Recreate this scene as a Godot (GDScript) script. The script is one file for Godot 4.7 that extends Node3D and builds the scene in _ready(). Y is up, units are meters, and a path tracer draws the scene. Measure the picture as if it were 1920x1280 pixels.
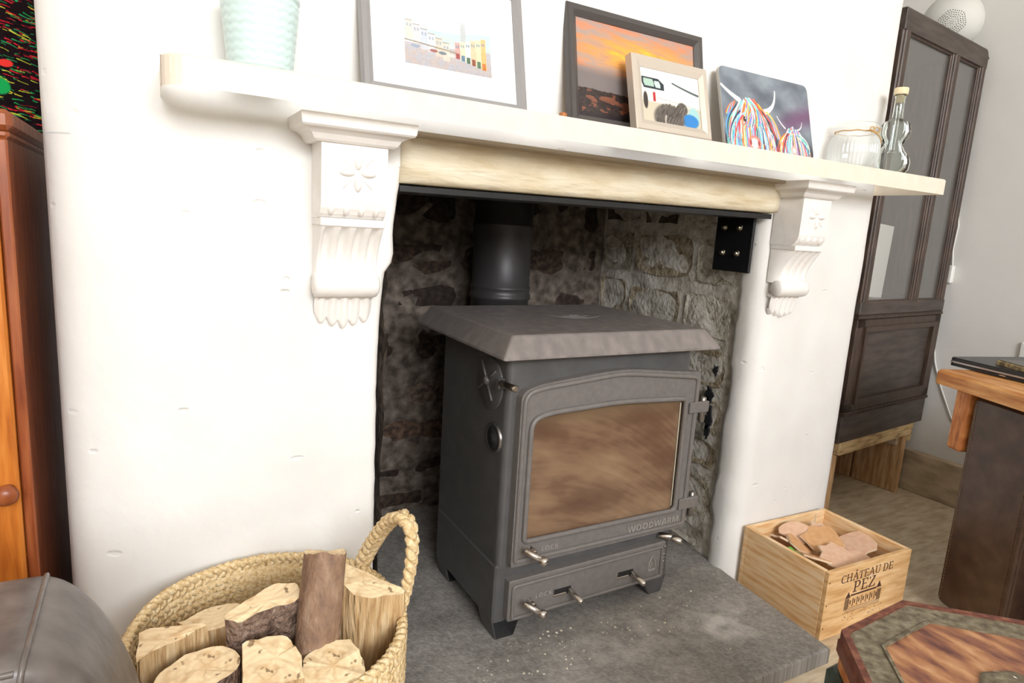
extends Node3D
# A white chimney breast with a wood stove, a mantel shelf, and the things round it. Metres, y up.
# The breast's face lies at z = 0; the photographer stands at (0, 0.865, 1).

const FLAT := 4294967295
var rng := RandomNumberGenerator.new()
var taken := {}
var bases := {}
var noise := FastNoiseLite.new()
var M := {}

# ---------------------------------------------------------------- naming
func numbered(called: String) -> String:
	if not taken.has(called):
		taken[called] = 0
		return called
	taken[called] += 1
	return "%s_%03d" % [called, taken[called]]

func tag(o: Node3D, label: String, category := "", group := "", kind := "") -> Node3D:
	o.set_meta("label", label)
	if category: o.set_meta("category", category)
	if group: o.set_meta("group", group)
	if kind: o.set_meta("kind", kind)
	return o

# a thing's root; in_world: its meshes are written in room coordinates
func thing(called: String, label: String, category: String, at := Vector3.ZERO, turn := 0.0, group := "", in_world := false) -> Node3D:
	var o := Node3D.new()
	o.name = numbered(called)
	add_child(o)
	o.position = at
	o.rotation.y = turn
	if in_world: bases[o] = at
	tag(o, label, category, group)
	return o

func obj(called: String, s: SurfaceTool, m: Material, parent: Node = null, label := "") -> MeshInstance3D:
	var o := MeshInstance3D.new()
	s.generate_normals()
	o.mesh = s.commit()
	o.material_override = m
	if parent == null:
		o.name = numbered(called)
		add_child(o)
	else:
		o.name = called
		parent.add_child(o, true)
		if bases.has(parent): o.position = -bases[parent]
	if label: o.set_meta("label", label)
	return o

func struct(called: String, s: SurfaceTool, m: Material, label := "", category := "") -> MeshInstance3D:
	var o := obj(called, s, m)
	o.set_meta("kind", "structure")
	if label: o.set_meta("label", label)
	if category: o.set_meta("category", category)
	return o

# ---------------------------------------------------------------- shapes
func S(group := 0) -> SurfaceTool:
	var s := SurfaceTool.new()
	s.begin(Mesh.PRIMITIVE_TRIANGLES)
	s.set_smooth_group(group)
	s.set_uv(Vector2.ZERO)
	return s

# a, b, c run anticlockwise as seen from outside
func tri(s: SurfaceTool, a: Vector3, b: Vector3, c: Vector3) -> void:
	s.add_vertex(a); s.add_vertex(c); s.add_vertex(b)

func quad(s: SurfaceTool, a: Vector3, b: Vector3, c: Vector3, d: Vector3) -> void:
	tri(s, a, b, c); tri(s, a, c, d)

func quad_uv(s: SurfaceTool, a: Vector3, b: Vector3, c: Vector3, d: Vector3) -> void:
	var p := [a, b, c, d]
	var u := [Vector2(0, 1), Vector2(1, 1), Vector2(1, 0), Vector2(0, 0)]
	for i in [0, 2, 1, 0, 3, 2]:
		s.set_uv(u[i])
		s.add_vertex(p[i])
	s.set_uv(Vector2.ZERO)

# rows of equally many points; the outside is on the left of (along a row) x (from row to row)
func loft(s: SurfaceTool, rows: Array, closed := false, flip := false) -> void:
	for i in rows.size() - 1:
		var p: PackedVector3Array = rows[i]
		var q: PackedVector3Array = rows[i + 1]
		var n := p.size()
		for j in (n if closed else n - 1):
			var k := (j + 1) % n
			if flip: quad(s, p[j], q[j], q[k], p[k])
			else: quad(s, p[j], p[k], q[k], q[j])

func fan(s: SurfaceTool, ring: PackedVector3Array, flip := false) -> void:
	var c := Vector3.ZERO
	for p in ring: c += p
	c /= ring.size()
	for j in ring.size():
		var k := (j + 1) % ring.size()
		if flip: tri(s, c, ring[k], ring[j])
		else: tri(s, c, ring[j], ring[k])

# a box with chamfered edges
func cbox(s: SurfaceTool, at: Vector3, size: Vector3, bevel := 0.002, basis := Basis.IDENTITY) -> void:
	s.set_smooth_group(FLAT)
	var h := size / 2.0
	var b: float = min(bevel, min(h.x, min(h.y, h.z)) * 0.9)
	var f := func(x: float, y: float, z: float, skip: int) -> Vector3:
		var v := Vector3(x * h.x, y * h.y, z * h.z)
		for i in 3:
			if i != skip: v[i] -= signf(v[i]) * b
		return at + basis * v
	for g in [-1.0, 1.0]:
		for face in 3:
			var c := []
			for e in [[-1.0, -1.0], [1.0, -1.0], [1.0, 1.0], [-1.0, 1.0]]:
				var v := Vector3.ZERO
				v[face] = g; v[(face + 1) % 3] = e[0]; v[(face + 2) % 3] = e[1]
				c.append(f.call(v.x, v.y, v.z, face))
			if g > 0: quad(s, c[0], c[1], c[2], c[3])
			else: quad(s, c[3], c[2], c[1], c[0])
	for axis in 3:
		var u := (axis + 1) % 3
		var w := (axis + 2) % 3
		for su in [-1.0, 1.0]:
			for sw in [-1.0, 1.0]:
				var lo := Vector3.ZERO
				lo[axis] = -1.0; lo[u] = su; lo[w] = sw
				var hi := lo
				hi[axis] = 1.0
				var a: Vector3 = f.call(lo.x, lo.y, lo.z, u)
				var b2: Vector3 = f.call(lo.x, lo.y, lo.z, w)
				var c2: Vector3 = f.call(hi.x, hi.y, hi.z, w)
				var d: Vector3 = f.call(hi.x, hi.y, hi.z, u)
				if su * sw > 0: quad(s, a, b2, c2, d)
				else: quad(s, d, c2, b2, a)
	for sx in [-1.0, 1.0]:
		for sy in [-1.0, 1.0]:
			for sz in [-1.0, 1.0]:
				var a: Vector3 = f.call(sx, sy, sz, 0)
				var b3: Vector3 = f.call(sx, sy, sz, 1)
				var c3: Vector3 = f.call(sx, sy, sz, 2)
				if sx * sy * sz > 0: tri(s, a, b3, c3)
				else: tri(s, a, c3, b3)
	s.set_smooth_group(0)

func span(s: SurfaceTool, lo: Vector3, hi: Vector3, bevel := 0.002) -> void:
	cbox(s, (lo + hi) / 2.0, hi - lo, bevel)

# a soft rounded box (leather, cushions): a superellipsoid
func softbox(s: SurfaceTool, at: Vector3, size: Vector3, power := 6.0, n := 28, basis := Basis.IDENTITY, warp = null) -> void:
	var rows := []
	var pw := func(c: float) -> float: return signf(c) * pow(absf(c), 2.0 / power)
	for i in n + 1:
		var v := -PI / 2 + PI * i / n
		var row := PackedVector3Array()
		for j in 2 * n:
			var u := TAU * j / (2 * n)
			var q := Vector3(pw.call(cos(v)) * pw.call(cos(u)), pw.call(sin(v)), -pw.call(cos(v)) * pw.call(sin(u)))
			if warp != null: q = warp.call(q)
			row.append(at + basis * (q * size / 2.0))
		rows.append(row)
	loft(s, rows, true)

# profile: (radius, y) from the bottom up
func lathe(s: SurfaceTool, profile: Array, at := Vector3.ZERO, n := 32, ripple := 0.0, ripples := 0, basis := Basis.IDENTITY) -> void:
	var rows := []
	for p in profile:
		var row := PackedVector3Array()
		for j in n:
			var a := -TAU * j / n
			var r: float = p[0] * (1.0 + ripple * cos(a * ripples))
			row.append(at + basis * Vector3(r * cos(a), p[1], r * sin(a)))
		rows.append(row)
	loft(s, rows, true)

func tube(s: SurfaceTool, path: Array, radius: float, n := 8, closed := false, caps := true, squash := 1.0) -> void:
	var rows := []
	var m := path.size()
	var up := Vector3.ZERO
	for i in m:
		var a: Vector3 = path[(i - 1 + m) % m] if closed or i > 0 else path[0]
		var b: Vector3 = path[(i + 1) % m] if closed or i < m - 1 else path[m - 1]
		var t := (b - a).normalized()
		if up == Vector3.ZERO:
			up = t.cross(Vector3.RIGHT if absf(t.x) < 0.8 else Vector3.UP).normalized()
		up = (up - t * up.dot(t)).normalized()
		var w := up.cross(t)
		var row := PackedVector3Array()
		for j in n:
			var g := TAU * j / n
			row.append(path[i] + (up * cos(g) * squash + w * sin(g)) * radius)
		rows.append(row)
	if closed: rows.append(rows[0])
	loft(s, rows, true, true)
	if caps and not closed:
		s.set_smooth_group(FLAT)
		fan(s, rows[0])
		fan(s, rows[m - 1], true)
		s.set_smooth_group(0)

func rod(s: SurfaceTool, a: Vector3, b: Vector3, r: float, n := 12) -> void:
	var d := (b - a).normalized()
	var c := minf(r * 0.35, a.distance_to(b) * 0.2)
	var up := d.cross(Vector3.RIGHT if absf(d.x) < 0.8 else Vector3.UP).normalized()
	var w := up.cross(d)
	var rows := []
	for e in [[a, r - c], [a + d * c, r], [b - d * c, r], [b, r - c]]:
		var row := PackedVector3Array()
		for j in n:
			var g := TAU * j / n
			row.append(e[0] + (up * cos(g) + w * sin(g)) * e[1])
		rows.append(row)
	loft(s, rows, true, true)
	s.set_smooth_group(FLAT)
	fan(s, rows[0])
	fan(s, rows[3], true)
	s.set_smooth_group(0)

func ball(s: SurfaceTool, at: Vector3, size: Vector3, n := 10, basis := Basis.IDENTITY) -> void:
	softbox(s, at, size, 2.0, n, basis)

# an anticlockwise outline in x and y, pushed from z0 to z1, with a chamfer of its front edge
func prism(s: SurfaceTool, poly: Array, z0: float, z1: float, bevel := 0.0, tr := Transform3D.IDENTITY) -> void:
	var p := PackedVector2Array(poly)
	if Geometry2D.is_polygon_clockwise(p): p.reverse()
	var q := inset(p, bevel)
	var rows := [[p, z0], [p, z1 - bevel], [q, z1]] if bevel > 0 else [[p, z0], [p, z1]]
	s.set_smooth_group(FLAT)
	var lofted := []
	for r in rows:
		var row := PackedVector3Array()
		for v in r[0]: row.append(tr * Vector3(v.x, v.y, r[1]))
		lofted.append(row)
	loft(s, lofted, true)
	var ids := Geometry2D.triangulate_polygon(q)
	for i in range(0, ids.size(), 3):
		var t := [q[ids[i]], q[ids[i + 1]], q[ids[i + 2]]]
		if (t[1] - t[0]).cross(t[2] - t[0]) < 0: t.reverse()
		tri(s, tr * Vector3(t[0].x, t[0].y, z1), tr * Vector3(t[1].x, t[1].y, z1), tr * Vector3(t[2].x, t[2].y, z1))
	ids = Geometry2D.triangulate_polygon(p)
	for i in range(0, ids.size(), 3):
		var t := [p[ids[i]], p[ids[i + 1]], p[ids[i + 2]]]
		if (t[1] - t[0]).cross(t[2] - t[0]) > 0: t.reverse()
		tri(s, tr * Vector3(t[0].x, t[0].y, z0), tr * Vector3(t[1].x, t[1].y, z0), tr * Vector3(t[2].x, t[2].y, z0))
	s.set_smooth_group(0)

func inset(p: PackedVector2Array, by: float) -> PackedVector2Array:
	var out := PackedVector2Array()
	var n := p.size()
	for i in n:
		var a := (p[i] - p[(i - 1 + n) % n]).normalized()
		var b := (p[(i + 1) % n] - p[i]).normalized()
		var na := Vector2(-a.y, a.x)
		var nb := Vector2(-b.y, b.x)
		var m := (na + nb).normalized()
		out.append(p[i] + m * by / maxf(0.4, m.dot(na)))
	return out

# a flat ring between two outlines of equally many points
func ring(s: SurfaceTool, outer: Array, inner: Array, z0: float, z1: float, tr := Transform3D.IDENTITY) -> void:
	s.set_smooth_group(FLAT)
	var r := func(p: Array, z: float) -> PackedVector3Array:
		var row := PackedVector3Array()
		for v in p: row.append(tr * Vector3(v.x, v.y, z))
		return row
	loft(s, [r.call(outer, z0), r.call(outer, z1), r.call(inner, z1), r.call(inner, z0), r.call(outer, z0)], true)
	s.set_smooth_group(0)

# corners given as (x, y), each rounded with radius r (anticlockwise outline)
func rounded(corners: Array, r, n := 5) -> Array:
	var out := []
	var m := corners.size()
	for i in m:
		var rr: float = r[i] if r is Array else r
		var p: Vector2 = corners[i]
		var a: Vector2 = (corners[(i - 1 + m) % m] - p).normalized()
		var b: Vector2 = (corners[(i + 1) % m] - p).normalized()
		for k in n:
			var t := float(k) / (n - 1)
			var e := p + a * rr
			var f := p + b * rr
			out.append(e.lerp(p, t).lerp(p.lerp(f, t), t))
	return out

func lettering(text: String, height: float, m: Material, parent: Node, at: Transform3D, serif := true, bold := true, depth := 0.0008, label := "", called := "lettering", widen := 1.0) -> void:
	var t := TextMesh.new()
	var f := SystemFont.new()
	f.font_names = PackedStringArray(["Droid Serif" if serif else "Droid Sans"])
	if bold: f.font_weight = 700
	t.font = f
	t.text = text
	t.font_size = 64
	t.pixel_size = height / 46.0
	t.depth = depth
	var o := MeshInstance3D.new()
	o.mesh = t
	o.material_override = m
	o.name = called
	parent.add_child(o, true)
	o.transform = at.scaled_local(Vector3(widen, 1, 1))
	if bases.has(parent): o.position -= bases[parent]
	if label: o.set_meta("label", label)

# ---------------------------------------------------------------- materials
func noise_tex(freq: float, ramp: Array, octaves := 4, sd := 1, size := 512, warp := 0.0, type := FastNoiseLite.TYPE_SIMPLEX_SMOOTH) -> NoiseTexture2D:
	var n := FastNoiseLite.new()
	n.noise_type = type
	n.seed = sd
	n.frequency = freq
	n.fractal_octaves = octaves
	if warp > 0:
		n.domain_warp_enabled = true
		n.domain_warp_amplitude = warp
		n.domain_warp_frequency = freq * 0.7
	var t := NoiseTexture2D.new()
	t.width = size; t.height = size
	t.seamless = true
	t.noise = n
	if ramp.size():
		var g := Gradient.new()
		g.offsets = PackedFloat32Array()
		var offs := PackedFloat32Array()
		var cols := PackedColorArray()
		for r in ramp:
			offs.append(r[0]); cols.append(r[1])
		g.offsets = offs; g.colors = cols
		t.color_ramp = g
	return t

func plain(c: Color, rough := 0.6, metal := 0.0) -> StandardMaterial3D:
	var m := StandardMaterial3D.new()
	m.albedo_color = c
	m.roughness = rough
	m.metallic = metal
	return m

# a colour texture and, if bump > 0, relief (in centimetres), mapped along the object's own axes
func surf(tex: Texture2D, scale: Vector3, rough := 0.7, bump := 0.0, bump_tex: Texture2D = null, tint := Color.WHITE) -> StandardMaterial3D:
	var m := StandardMaterial3D.new()
	m.albedo_texture = tex
	m.albedo_color = tint
	m.roughness = rough
	m.uv1_triplanar = true
	m.uv1_scale = scale
	if bump > 0:
		m.heightmap_enabled = true
		m.heightmap_texture = bump_tex
		m.heightmap_scale = bump
	return m

func tinted(m: StandardMaterial3D, c: Color) -> StandardMaterial3D:
	var d: StandardMaterial3D = m.duplicate()
	d.albedo_color = c
	return d

func C(hex: String) -> Color: return Color.html(hex)

# gently uneven plaster with a few shallow knocks in it
func plaster_relief() -> ImageTexture:
	var n := 512
	var img := Image.create(n, n, false, Image.FORMAT_RGB8)
	var f := FastNoiseLite.new()
	f.seed = 31; f.frequency = 1.0; f.fractal_octaves = 4
	for y in n:
		for x in n:
			var a := TAU * x / n
			var b := TAU * y / n
			var v := 0.62 + 0.16 * f.get_noise_3d(cos(a) * 1.6, sin(a) * 1.6 + cos(b) * 1.6, sin(b) * 1.6) + 0.06 * f.get_noise_3d(cos(a) * 7.0 + cos(b) * 3.0, sin(a) * 7.0, sin(b) * 7.0)
			img.set_pixel(x, y, Color(v, v, v))
	for k in 26:
		var p := Vector2(rng.randf() * n, rng.randf() * n)
		var c := Color(0.15, 0.15, 0.15)
		blot(img, p.x, p.y, rng.randf_range(2.0, 6.5), rng.randf_range(1.2, 2.4), c, rng.randf_range(0.35, 0.8))
	return ImageTexture.create_from_image(img)

func materials() -> void:
	M.grey = noise_tex(0.02, [], 5, 3)
	M.fine = noise_tex(0.06, [], 5, 4)
	M.cells = noise_tex(0.03, [], 3, 9, 512, 0.0, FastNoiseLite.TYPE_CELLULAR)
	M.plaster = surf(noise_tex(0.006, [[0.0, C("e6e3de")], [1.0, C("f0eeea")]], 3, 5), Vector3(1.1, 1.1, 1.1), 0.55, 0.5, plaster_relief())
	M.shelf = surf(noise_tex(0.02, [[0.0, C("e6dac7")], [1.0, C("ece1d0")]], 3, 65, 256), Vector3(4, 4, 4), 0.45, 0.05, M.grey)
	M.white = surf(noise_tex(0.02, [[0.0, C("ebe6e0")], [1.0, C("f3efea")]], 3, 6, 256), Vector3(4, 4, 4), 0.45, 0.05, M.grey)
	M.wall = surf(noise_tex(0.006, [[0.0, C("e2e0dc")], [1.0, C("e8e6e2")]], 3, 7, 256), Vector3(1, 1, 1), 0.8, 0.1, M.grey)
	M.cream = surf(noise_tex(0.012, [[0.0, C("cbb893")], [0.45, C("ddcfb2")], [1.0, C("e8dfca")]], 4, 8, 512, 20.0), Vector3(1.0, 4.0, 3.0), 0.6, 0.35, M.grey)
	M.floor = surf(noise_tex(0.012, [[0.15, C("c3ad8c")], [0.45, C("d6c3a4")], [0.8, C("e5d6bb")]], 5, 10, 1024, 25.0), Vector3(0.7, 1.0, 2.6), 0.55, 0.1, M.fine)
	M.slate = surf(noise_tex(0.010, [[0.1, C("54504c")], [0.45, C("726d68")], [0.66, C("87827b")], [0.85, C("b3aea7")]], 6, 11, 1024), Vector3(1.6, 1.6, 1.6), 0.62, 0.3, M.fine)
	M.iron = surf(noise_tex(0.02, [[0.0, C("6b6764")], [1.0, C("79736f")]], 4, 12), Vector3(5, 5, 5), 0.4, 0.02, M.fine)
	M.iron_side = surf(noise_tex(0.01, [[0.0, C("4d4c4c")], [1.0, C("5b5a59")]], 4, 13), Vector3(3, 3, 3), 0.42, 0.02, M.fine)
	M.lid = surf(noise_tex(0.012, [[0.1, C("706a67")], [0.6, C("827a76")], [1.0, C("938984")]], 5, 14), Vector3(4, 4, 4), 0.42, 0.03, M.fine)
	M.pipe = plain(C("383536"), 0.42)
	M.black = plain(C("141416"), 0.35)
	M.soot = plain(C("17161a"), 0.8)
	M.chrome = plain(C("c9c2ba"), 0.22, 1.0)
	M.groove = plain(C("1b1a1b"), 0.8)
	var stone := noise_tex(0.014, [[0.12, C("2c2420")], [0.4, C("514339")], [0.62, C("6c5a4e")], [0.85, C("857668")]], 6, 15, 1024)
	var pale := noise_tex(0.012, [[0.1, C("7d7363")], [0.33, C("b5ac99")], [0.6, C("d2cbbe")], [0.9, C("e8e4da")]], 6, 16, 1024)
	M.back_stones = []
	for t in ["ffffff", "b5aaa3", "8f837b", "a5988e", "e8d6c9", "7d726b"]: M.back_stones.append(surf(stone, Vector3(3.1, 3.1, 3.1), 0.85, 0.35, M.fine, C(t)))
	M.back_mortar = surf(noise_tex(0.011, [[0.1, C("352e29")], [0.45, C("5d5249")], [0.9, C("83786d")]], 6, 17, 1024), Vector3(2, 2, 2), 0.9, 0.3, M.fine)
	M.side_stones = []
	for t in ["ffffff", "f0e8da", "e2d8c8", "dddbd6", "d0c5b3", "f4eee2"]: M.side_stones.append(surf(pale, Vector3(2.6, 2.6, 2.6), 0.85, 0.3, M.fine, C(t)))
	M.darker_stones = []
	for t in ["9d9288", "857a70", "b0a69a", "766b62"]: M.darker_stones.append(surf(pale, Vector3(2.6, 2.6, 2.6), 0.85, 0.3, M.fine, C(t)))
	M.side_mortar = surf(noise_tex(0.010, [[0.1, C("958d80")], [0.4, C("c2bbae")], [0.9, C("e4dfd5")]], 6, 18, 1024), Vector3(2, 2, 2), 0.9, 0.25, M.fine)
	M.pine = surf(noise_tex(0.012, [[0.1, C("a9591a")], [0.5, C("c77428")], [0.9, C("d98a3c")]], 4, 19, 512, 25.0), Vector3(9, 0.9, 9), 0.4)
	M.pine_dark = surf(noise_tex(0.012, [[0.1, C("7a3a1d")], [0.5, C("96502b")], [0.9, C("a9633a")]], 4, 20, 512, 25.0), Vector3(9, 0.9, 9), 0.35)
	M.crate = surf(noise_tex(0.010, [[0.1, C("e3ad72")], [0.45, C("f3cb98")], [0.9, C("fbdfb8")]], 4, 21, 512, 25.0), Vector3(1.6, 14, 1.6), 0.6)
	M.crate_front = surf(noise_tex(0.010, [[0.1, C("cb9a64")], [0.5, C("e2b781")], [0.9, C("eecb9b")]], 4, 22, 512, 25.0), Vector3(1.6, 11, 1.6), 0.65)
	M.ink = plain(C("4a2c1c"), 0.8)
	M.card = surf(noise_tex(0.03, [[0.0, C("d09b68")], [1.0, C("deae7e")]], 3, 23, 256), Vector3(6, 6, 6), 0.85)
	M.card_pale = surf(noise_tex(0.03, [[0.0, C("d9ac8c")], [1.0, C("e8c4a8")]], 3, 24, 256), Vector3(6, 6, 6), 0.85)
	M.card_edge = plain(C("e2cdb2"), 0.9)
	M.dark_wood = surf(noise_tex(0.012, [[0.1, C("2d231e")], [0.5, C("413229")], [0.9, C("564236")]], 4, 25, 512, 25.0), Vector3(9, 1.2, 9), 0.45)
	M.dark_panel = surf(noise_tex(0.010, [[0.1, C("3a312d")], [0.5, C("4a403a")], [0.9, C("574b44")]], 4, 26, 512, 25.0), Vector3(1.2, 7, 7), 0.5)
	M.pallet = surf(noise_tex(0.012, [[0.1, C("a8825a")], [0.5, C("c9a074")], [0.9, C("ddba92")]], 4, 27, 512, 25.0), Vector3(8, 1.2, 8), 0.75)
	M.pallet_pale = surf(noise_tex(0.012, [[0.05, C("7a5f45")], [0.4, C("c3a474")], [0.9, C("dcc294")]], 4, 28, 512, 25.0), Vector3(1.4, 8, 8), 0.75)
	M.weathered = surf(noise_tex(0.009, [[0.1, C("9c8c76")], [0.5, C("c0ac91")], [0.9, C("d5c3a5")]], 5, 29, 512, 25.0), Vector3(5, 4, 1.2), 0.75)
	M.tray = surf(noise_tex(0.010, [[0.1, C("a5642f")], [0.5, C("c98a4d")], [0.9, C("dfab70")]], 4, 30, 512, 25.0), Vector3(1.2, 9, 8), 0.45)
	M.tray_end = surf(noise_tex(0.012, [[0.1, C("8f4f25")], [0.5, C("b9733c")], [0.9, C("cf8f57")]], 3, 31, 512, 30.0), Vector3(14, 3, 3), 0.5)
	M.leather = surf(noise_tex(0.02, [[0.1, C("3d2b22")], [0.5, C("4a362b")], [0.9, C("594336")]], 5, 32), Vector3(1.6, 1.6, 1.6), 0.34, 0.06, M.cells)
	M.leather_dark = surf(noise_tex(0.02, [[0.1, C("574f4b")], [0.5, C("6a625d")], [0.85, C("786f69")]], 5, 33), Vector3(3, 3, 3), 0.36, 0.06, M.cells)
	M.stitch = plain(C("7a5c42"), 0.8)
	M.table_wood = surf(noise_tex(0.012, [[0.12, C("57302a")], [0.35, C("80503c")], [0.6, C("a06d48")], [0.9, C("c0936a")]], 5, 34, 512, 35.0), Vector3(5, 3, 1.9), 0.4)
	M.table_edge = surf(noise_tex(0.02, [[0.1, C("4a241a")], [0.5, C("6b392a")], [0.9, C("8a5a42")]], 4, 35), Vector3(6, 6, 6), 0.45)
	M.table_rim = surf(noise_tex(0.02, [[0.1, C("4c4232")], [0.5, C("6e6450")], [0.9, C("8d8570")]], 5, 36), Vector3(6, 6, 6), 0.55, 0.05, M.fine)
	M.table_green = surf(noise_tex(0.02, [[0.1, C("1d2a24")], [0.6, C("33443c")], [0.9, C("5f6a60")]], 4, 37), Vector3(5, 5, 5), 0.45)
	M.rope = surf(noise_tex(0.03, [[0.1, C("bb9862")], [0.5, C("e0c493")], [0.9, C("f4e5c4")]], 4, 38), Vector3(9, 9, 9), 0.85, 0.15, M.fine)
	M.bark = surf(noise_tex(0.02, [[0.15, C("4b3930")], [0.45, C("7f6656")], [0.7, C("98806f")], [0.9, C("b9a794")]], 5, 39), Vector3(5, 3, 5), 0.85, 0.6, M.fine)
	M.bark_red = surf(noise_tex(0.016, [[0.1, C("6c5344")], [0.5, C("8e7059")], [0.75, C("a3856d")], [0.9, C("c9bda9")]], 5, 40), Vector3(5, 3, 5), 0.7, 0.2, M.fine)
	M.split = surf(noise_tex(0.012, [[0.1, C("977148")], [0.45, C("cda877")], [0.9, C("ebd0a4")]], 4, 41, 512, 25.0), Vector3(16, 1.6, 16), 0.8, 0.4, M.grey)
	M.teal = plain(C("cfe4e1"), 0.3)
	M.glass = StandardMaterial3D.new()
	M.glass.refraction_enabled = true
	M.glass.refraction_scale = 0.05
	M.glass.albedo_color = Color(0.97, 0.99, 0.98, 0.0)
	M.glass.roughness = 0.03
	M.pane = StandardMaterial3D.new()
	M.pane.transparency = BaseMaterial3D.TRANSPARENCY_ALPHA
	M.pane.albedo_color = Color(0.8, 0.79, 0.77, 0.08)
	M.pane.roughness = 0.04
	M.frame_grey = plain(C("918e8d"), 0.35)
	M.frame_dark = plain(C("4d4846"), 0.36)
	M.silver = plain(C("cfc4b6"), 0.35, 0.35)
	M.mat = plain(C("f7f7f6"), 0.8)
	M.cork = plain(C("e5d6b0"), 0.8)
	M.twine = plain(C("c9a063"), 0.9)
	M.jar = StandardMaterial3D.new()
	M.jar.transparency = BaseMaterial3D.TRANSPARENCY_ALPHA
	M.jar.albedo_color = Color(0.95, 0.97, 0.96, 0.16)
	M.jar.roughness = 0.06
	M.globe = plain(C("dcdcd6"), 0.6)
	M.globe.backlight_enabled = true
	M.globe.backlight = Color(0.2, 0.2, 0.19)
	M.plastic = plain(C("eeeeea"), 0.4)

# ---------------------------------------------------------------- the scene
func _ready() -> void:
	rng.seed = 7
	noise.seed = 21
	noise.frequency = 1.0
	noise.fractal_octaves = 3
	# camera, sky, window light, exposure
	var cam := Camera3D.new()
	cam.name = "camera"
	add_child(cam)
	cam.position = Vector3(0, 0.865, 1.0)
	cam.rotation = Vector3(deg_to_rad(-10.25), deg_to_rad(-29.93), deg_to_rad(3.56))
	cam.fov = 56.145
	cam.near = 0.02
	cam.current = true
	var we := WorldEnvironment.new()
	we.name = "world"
	var env := Environment.new()
	env.background_mode = Environment.BG_SKY
	var sky := Sky.new()
	var ps := ProceduralSkyMaterial.new()
	ps.sky_top_color = C("9db8d8"); ps.sky_horizon_color = C("e8eef2")
	ps.ground_horizon_color = C("b9b6ae"); ps.ground_bottom_color = C("7c776d")
	ps.sky_energy_multiplier = 3.0
	ps.ground_energy_multiplier = 1.5
	sky.sky_material = ps
	env.sky = sky
	env.tonemap_mode = Environment.TONE_MAPPER_LINEAR
	env.tonemap_exposure = 1.0
	env.sdfgi_enabled = true; env.ssao_enabled = true; env.ssil_enabled = true
	we.environment = env
	add_child(we)
	# daylight through the big window behind the photographer
	var al := AreaLight3D.new()
	al.name = "window_daylight"
	al.area_size = Vector2(2.1, 0.98)
	al.light_energy = 11.6
	al.light_color = Color(1.0, 0.985, 0.965)
	al.area_range = 12.0
	al.area_attenuation = 2.0
	al.shadow_enabled = true
	add_child(al)
	al.position = Vector3(0.1, 2.0, 3.6)
	materials()
	room()
	recess()
	breast()
	mantel()
	stove()
	basket_and_logs()
	wine_crate()
	mantel_things()
	left_corner()
	display_cabinet()
	armchair()
	side_table()

func nz(x: float, y: float, z := 0.0) -> float: return noise.get_noise_3d(x, y, z)

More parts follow.
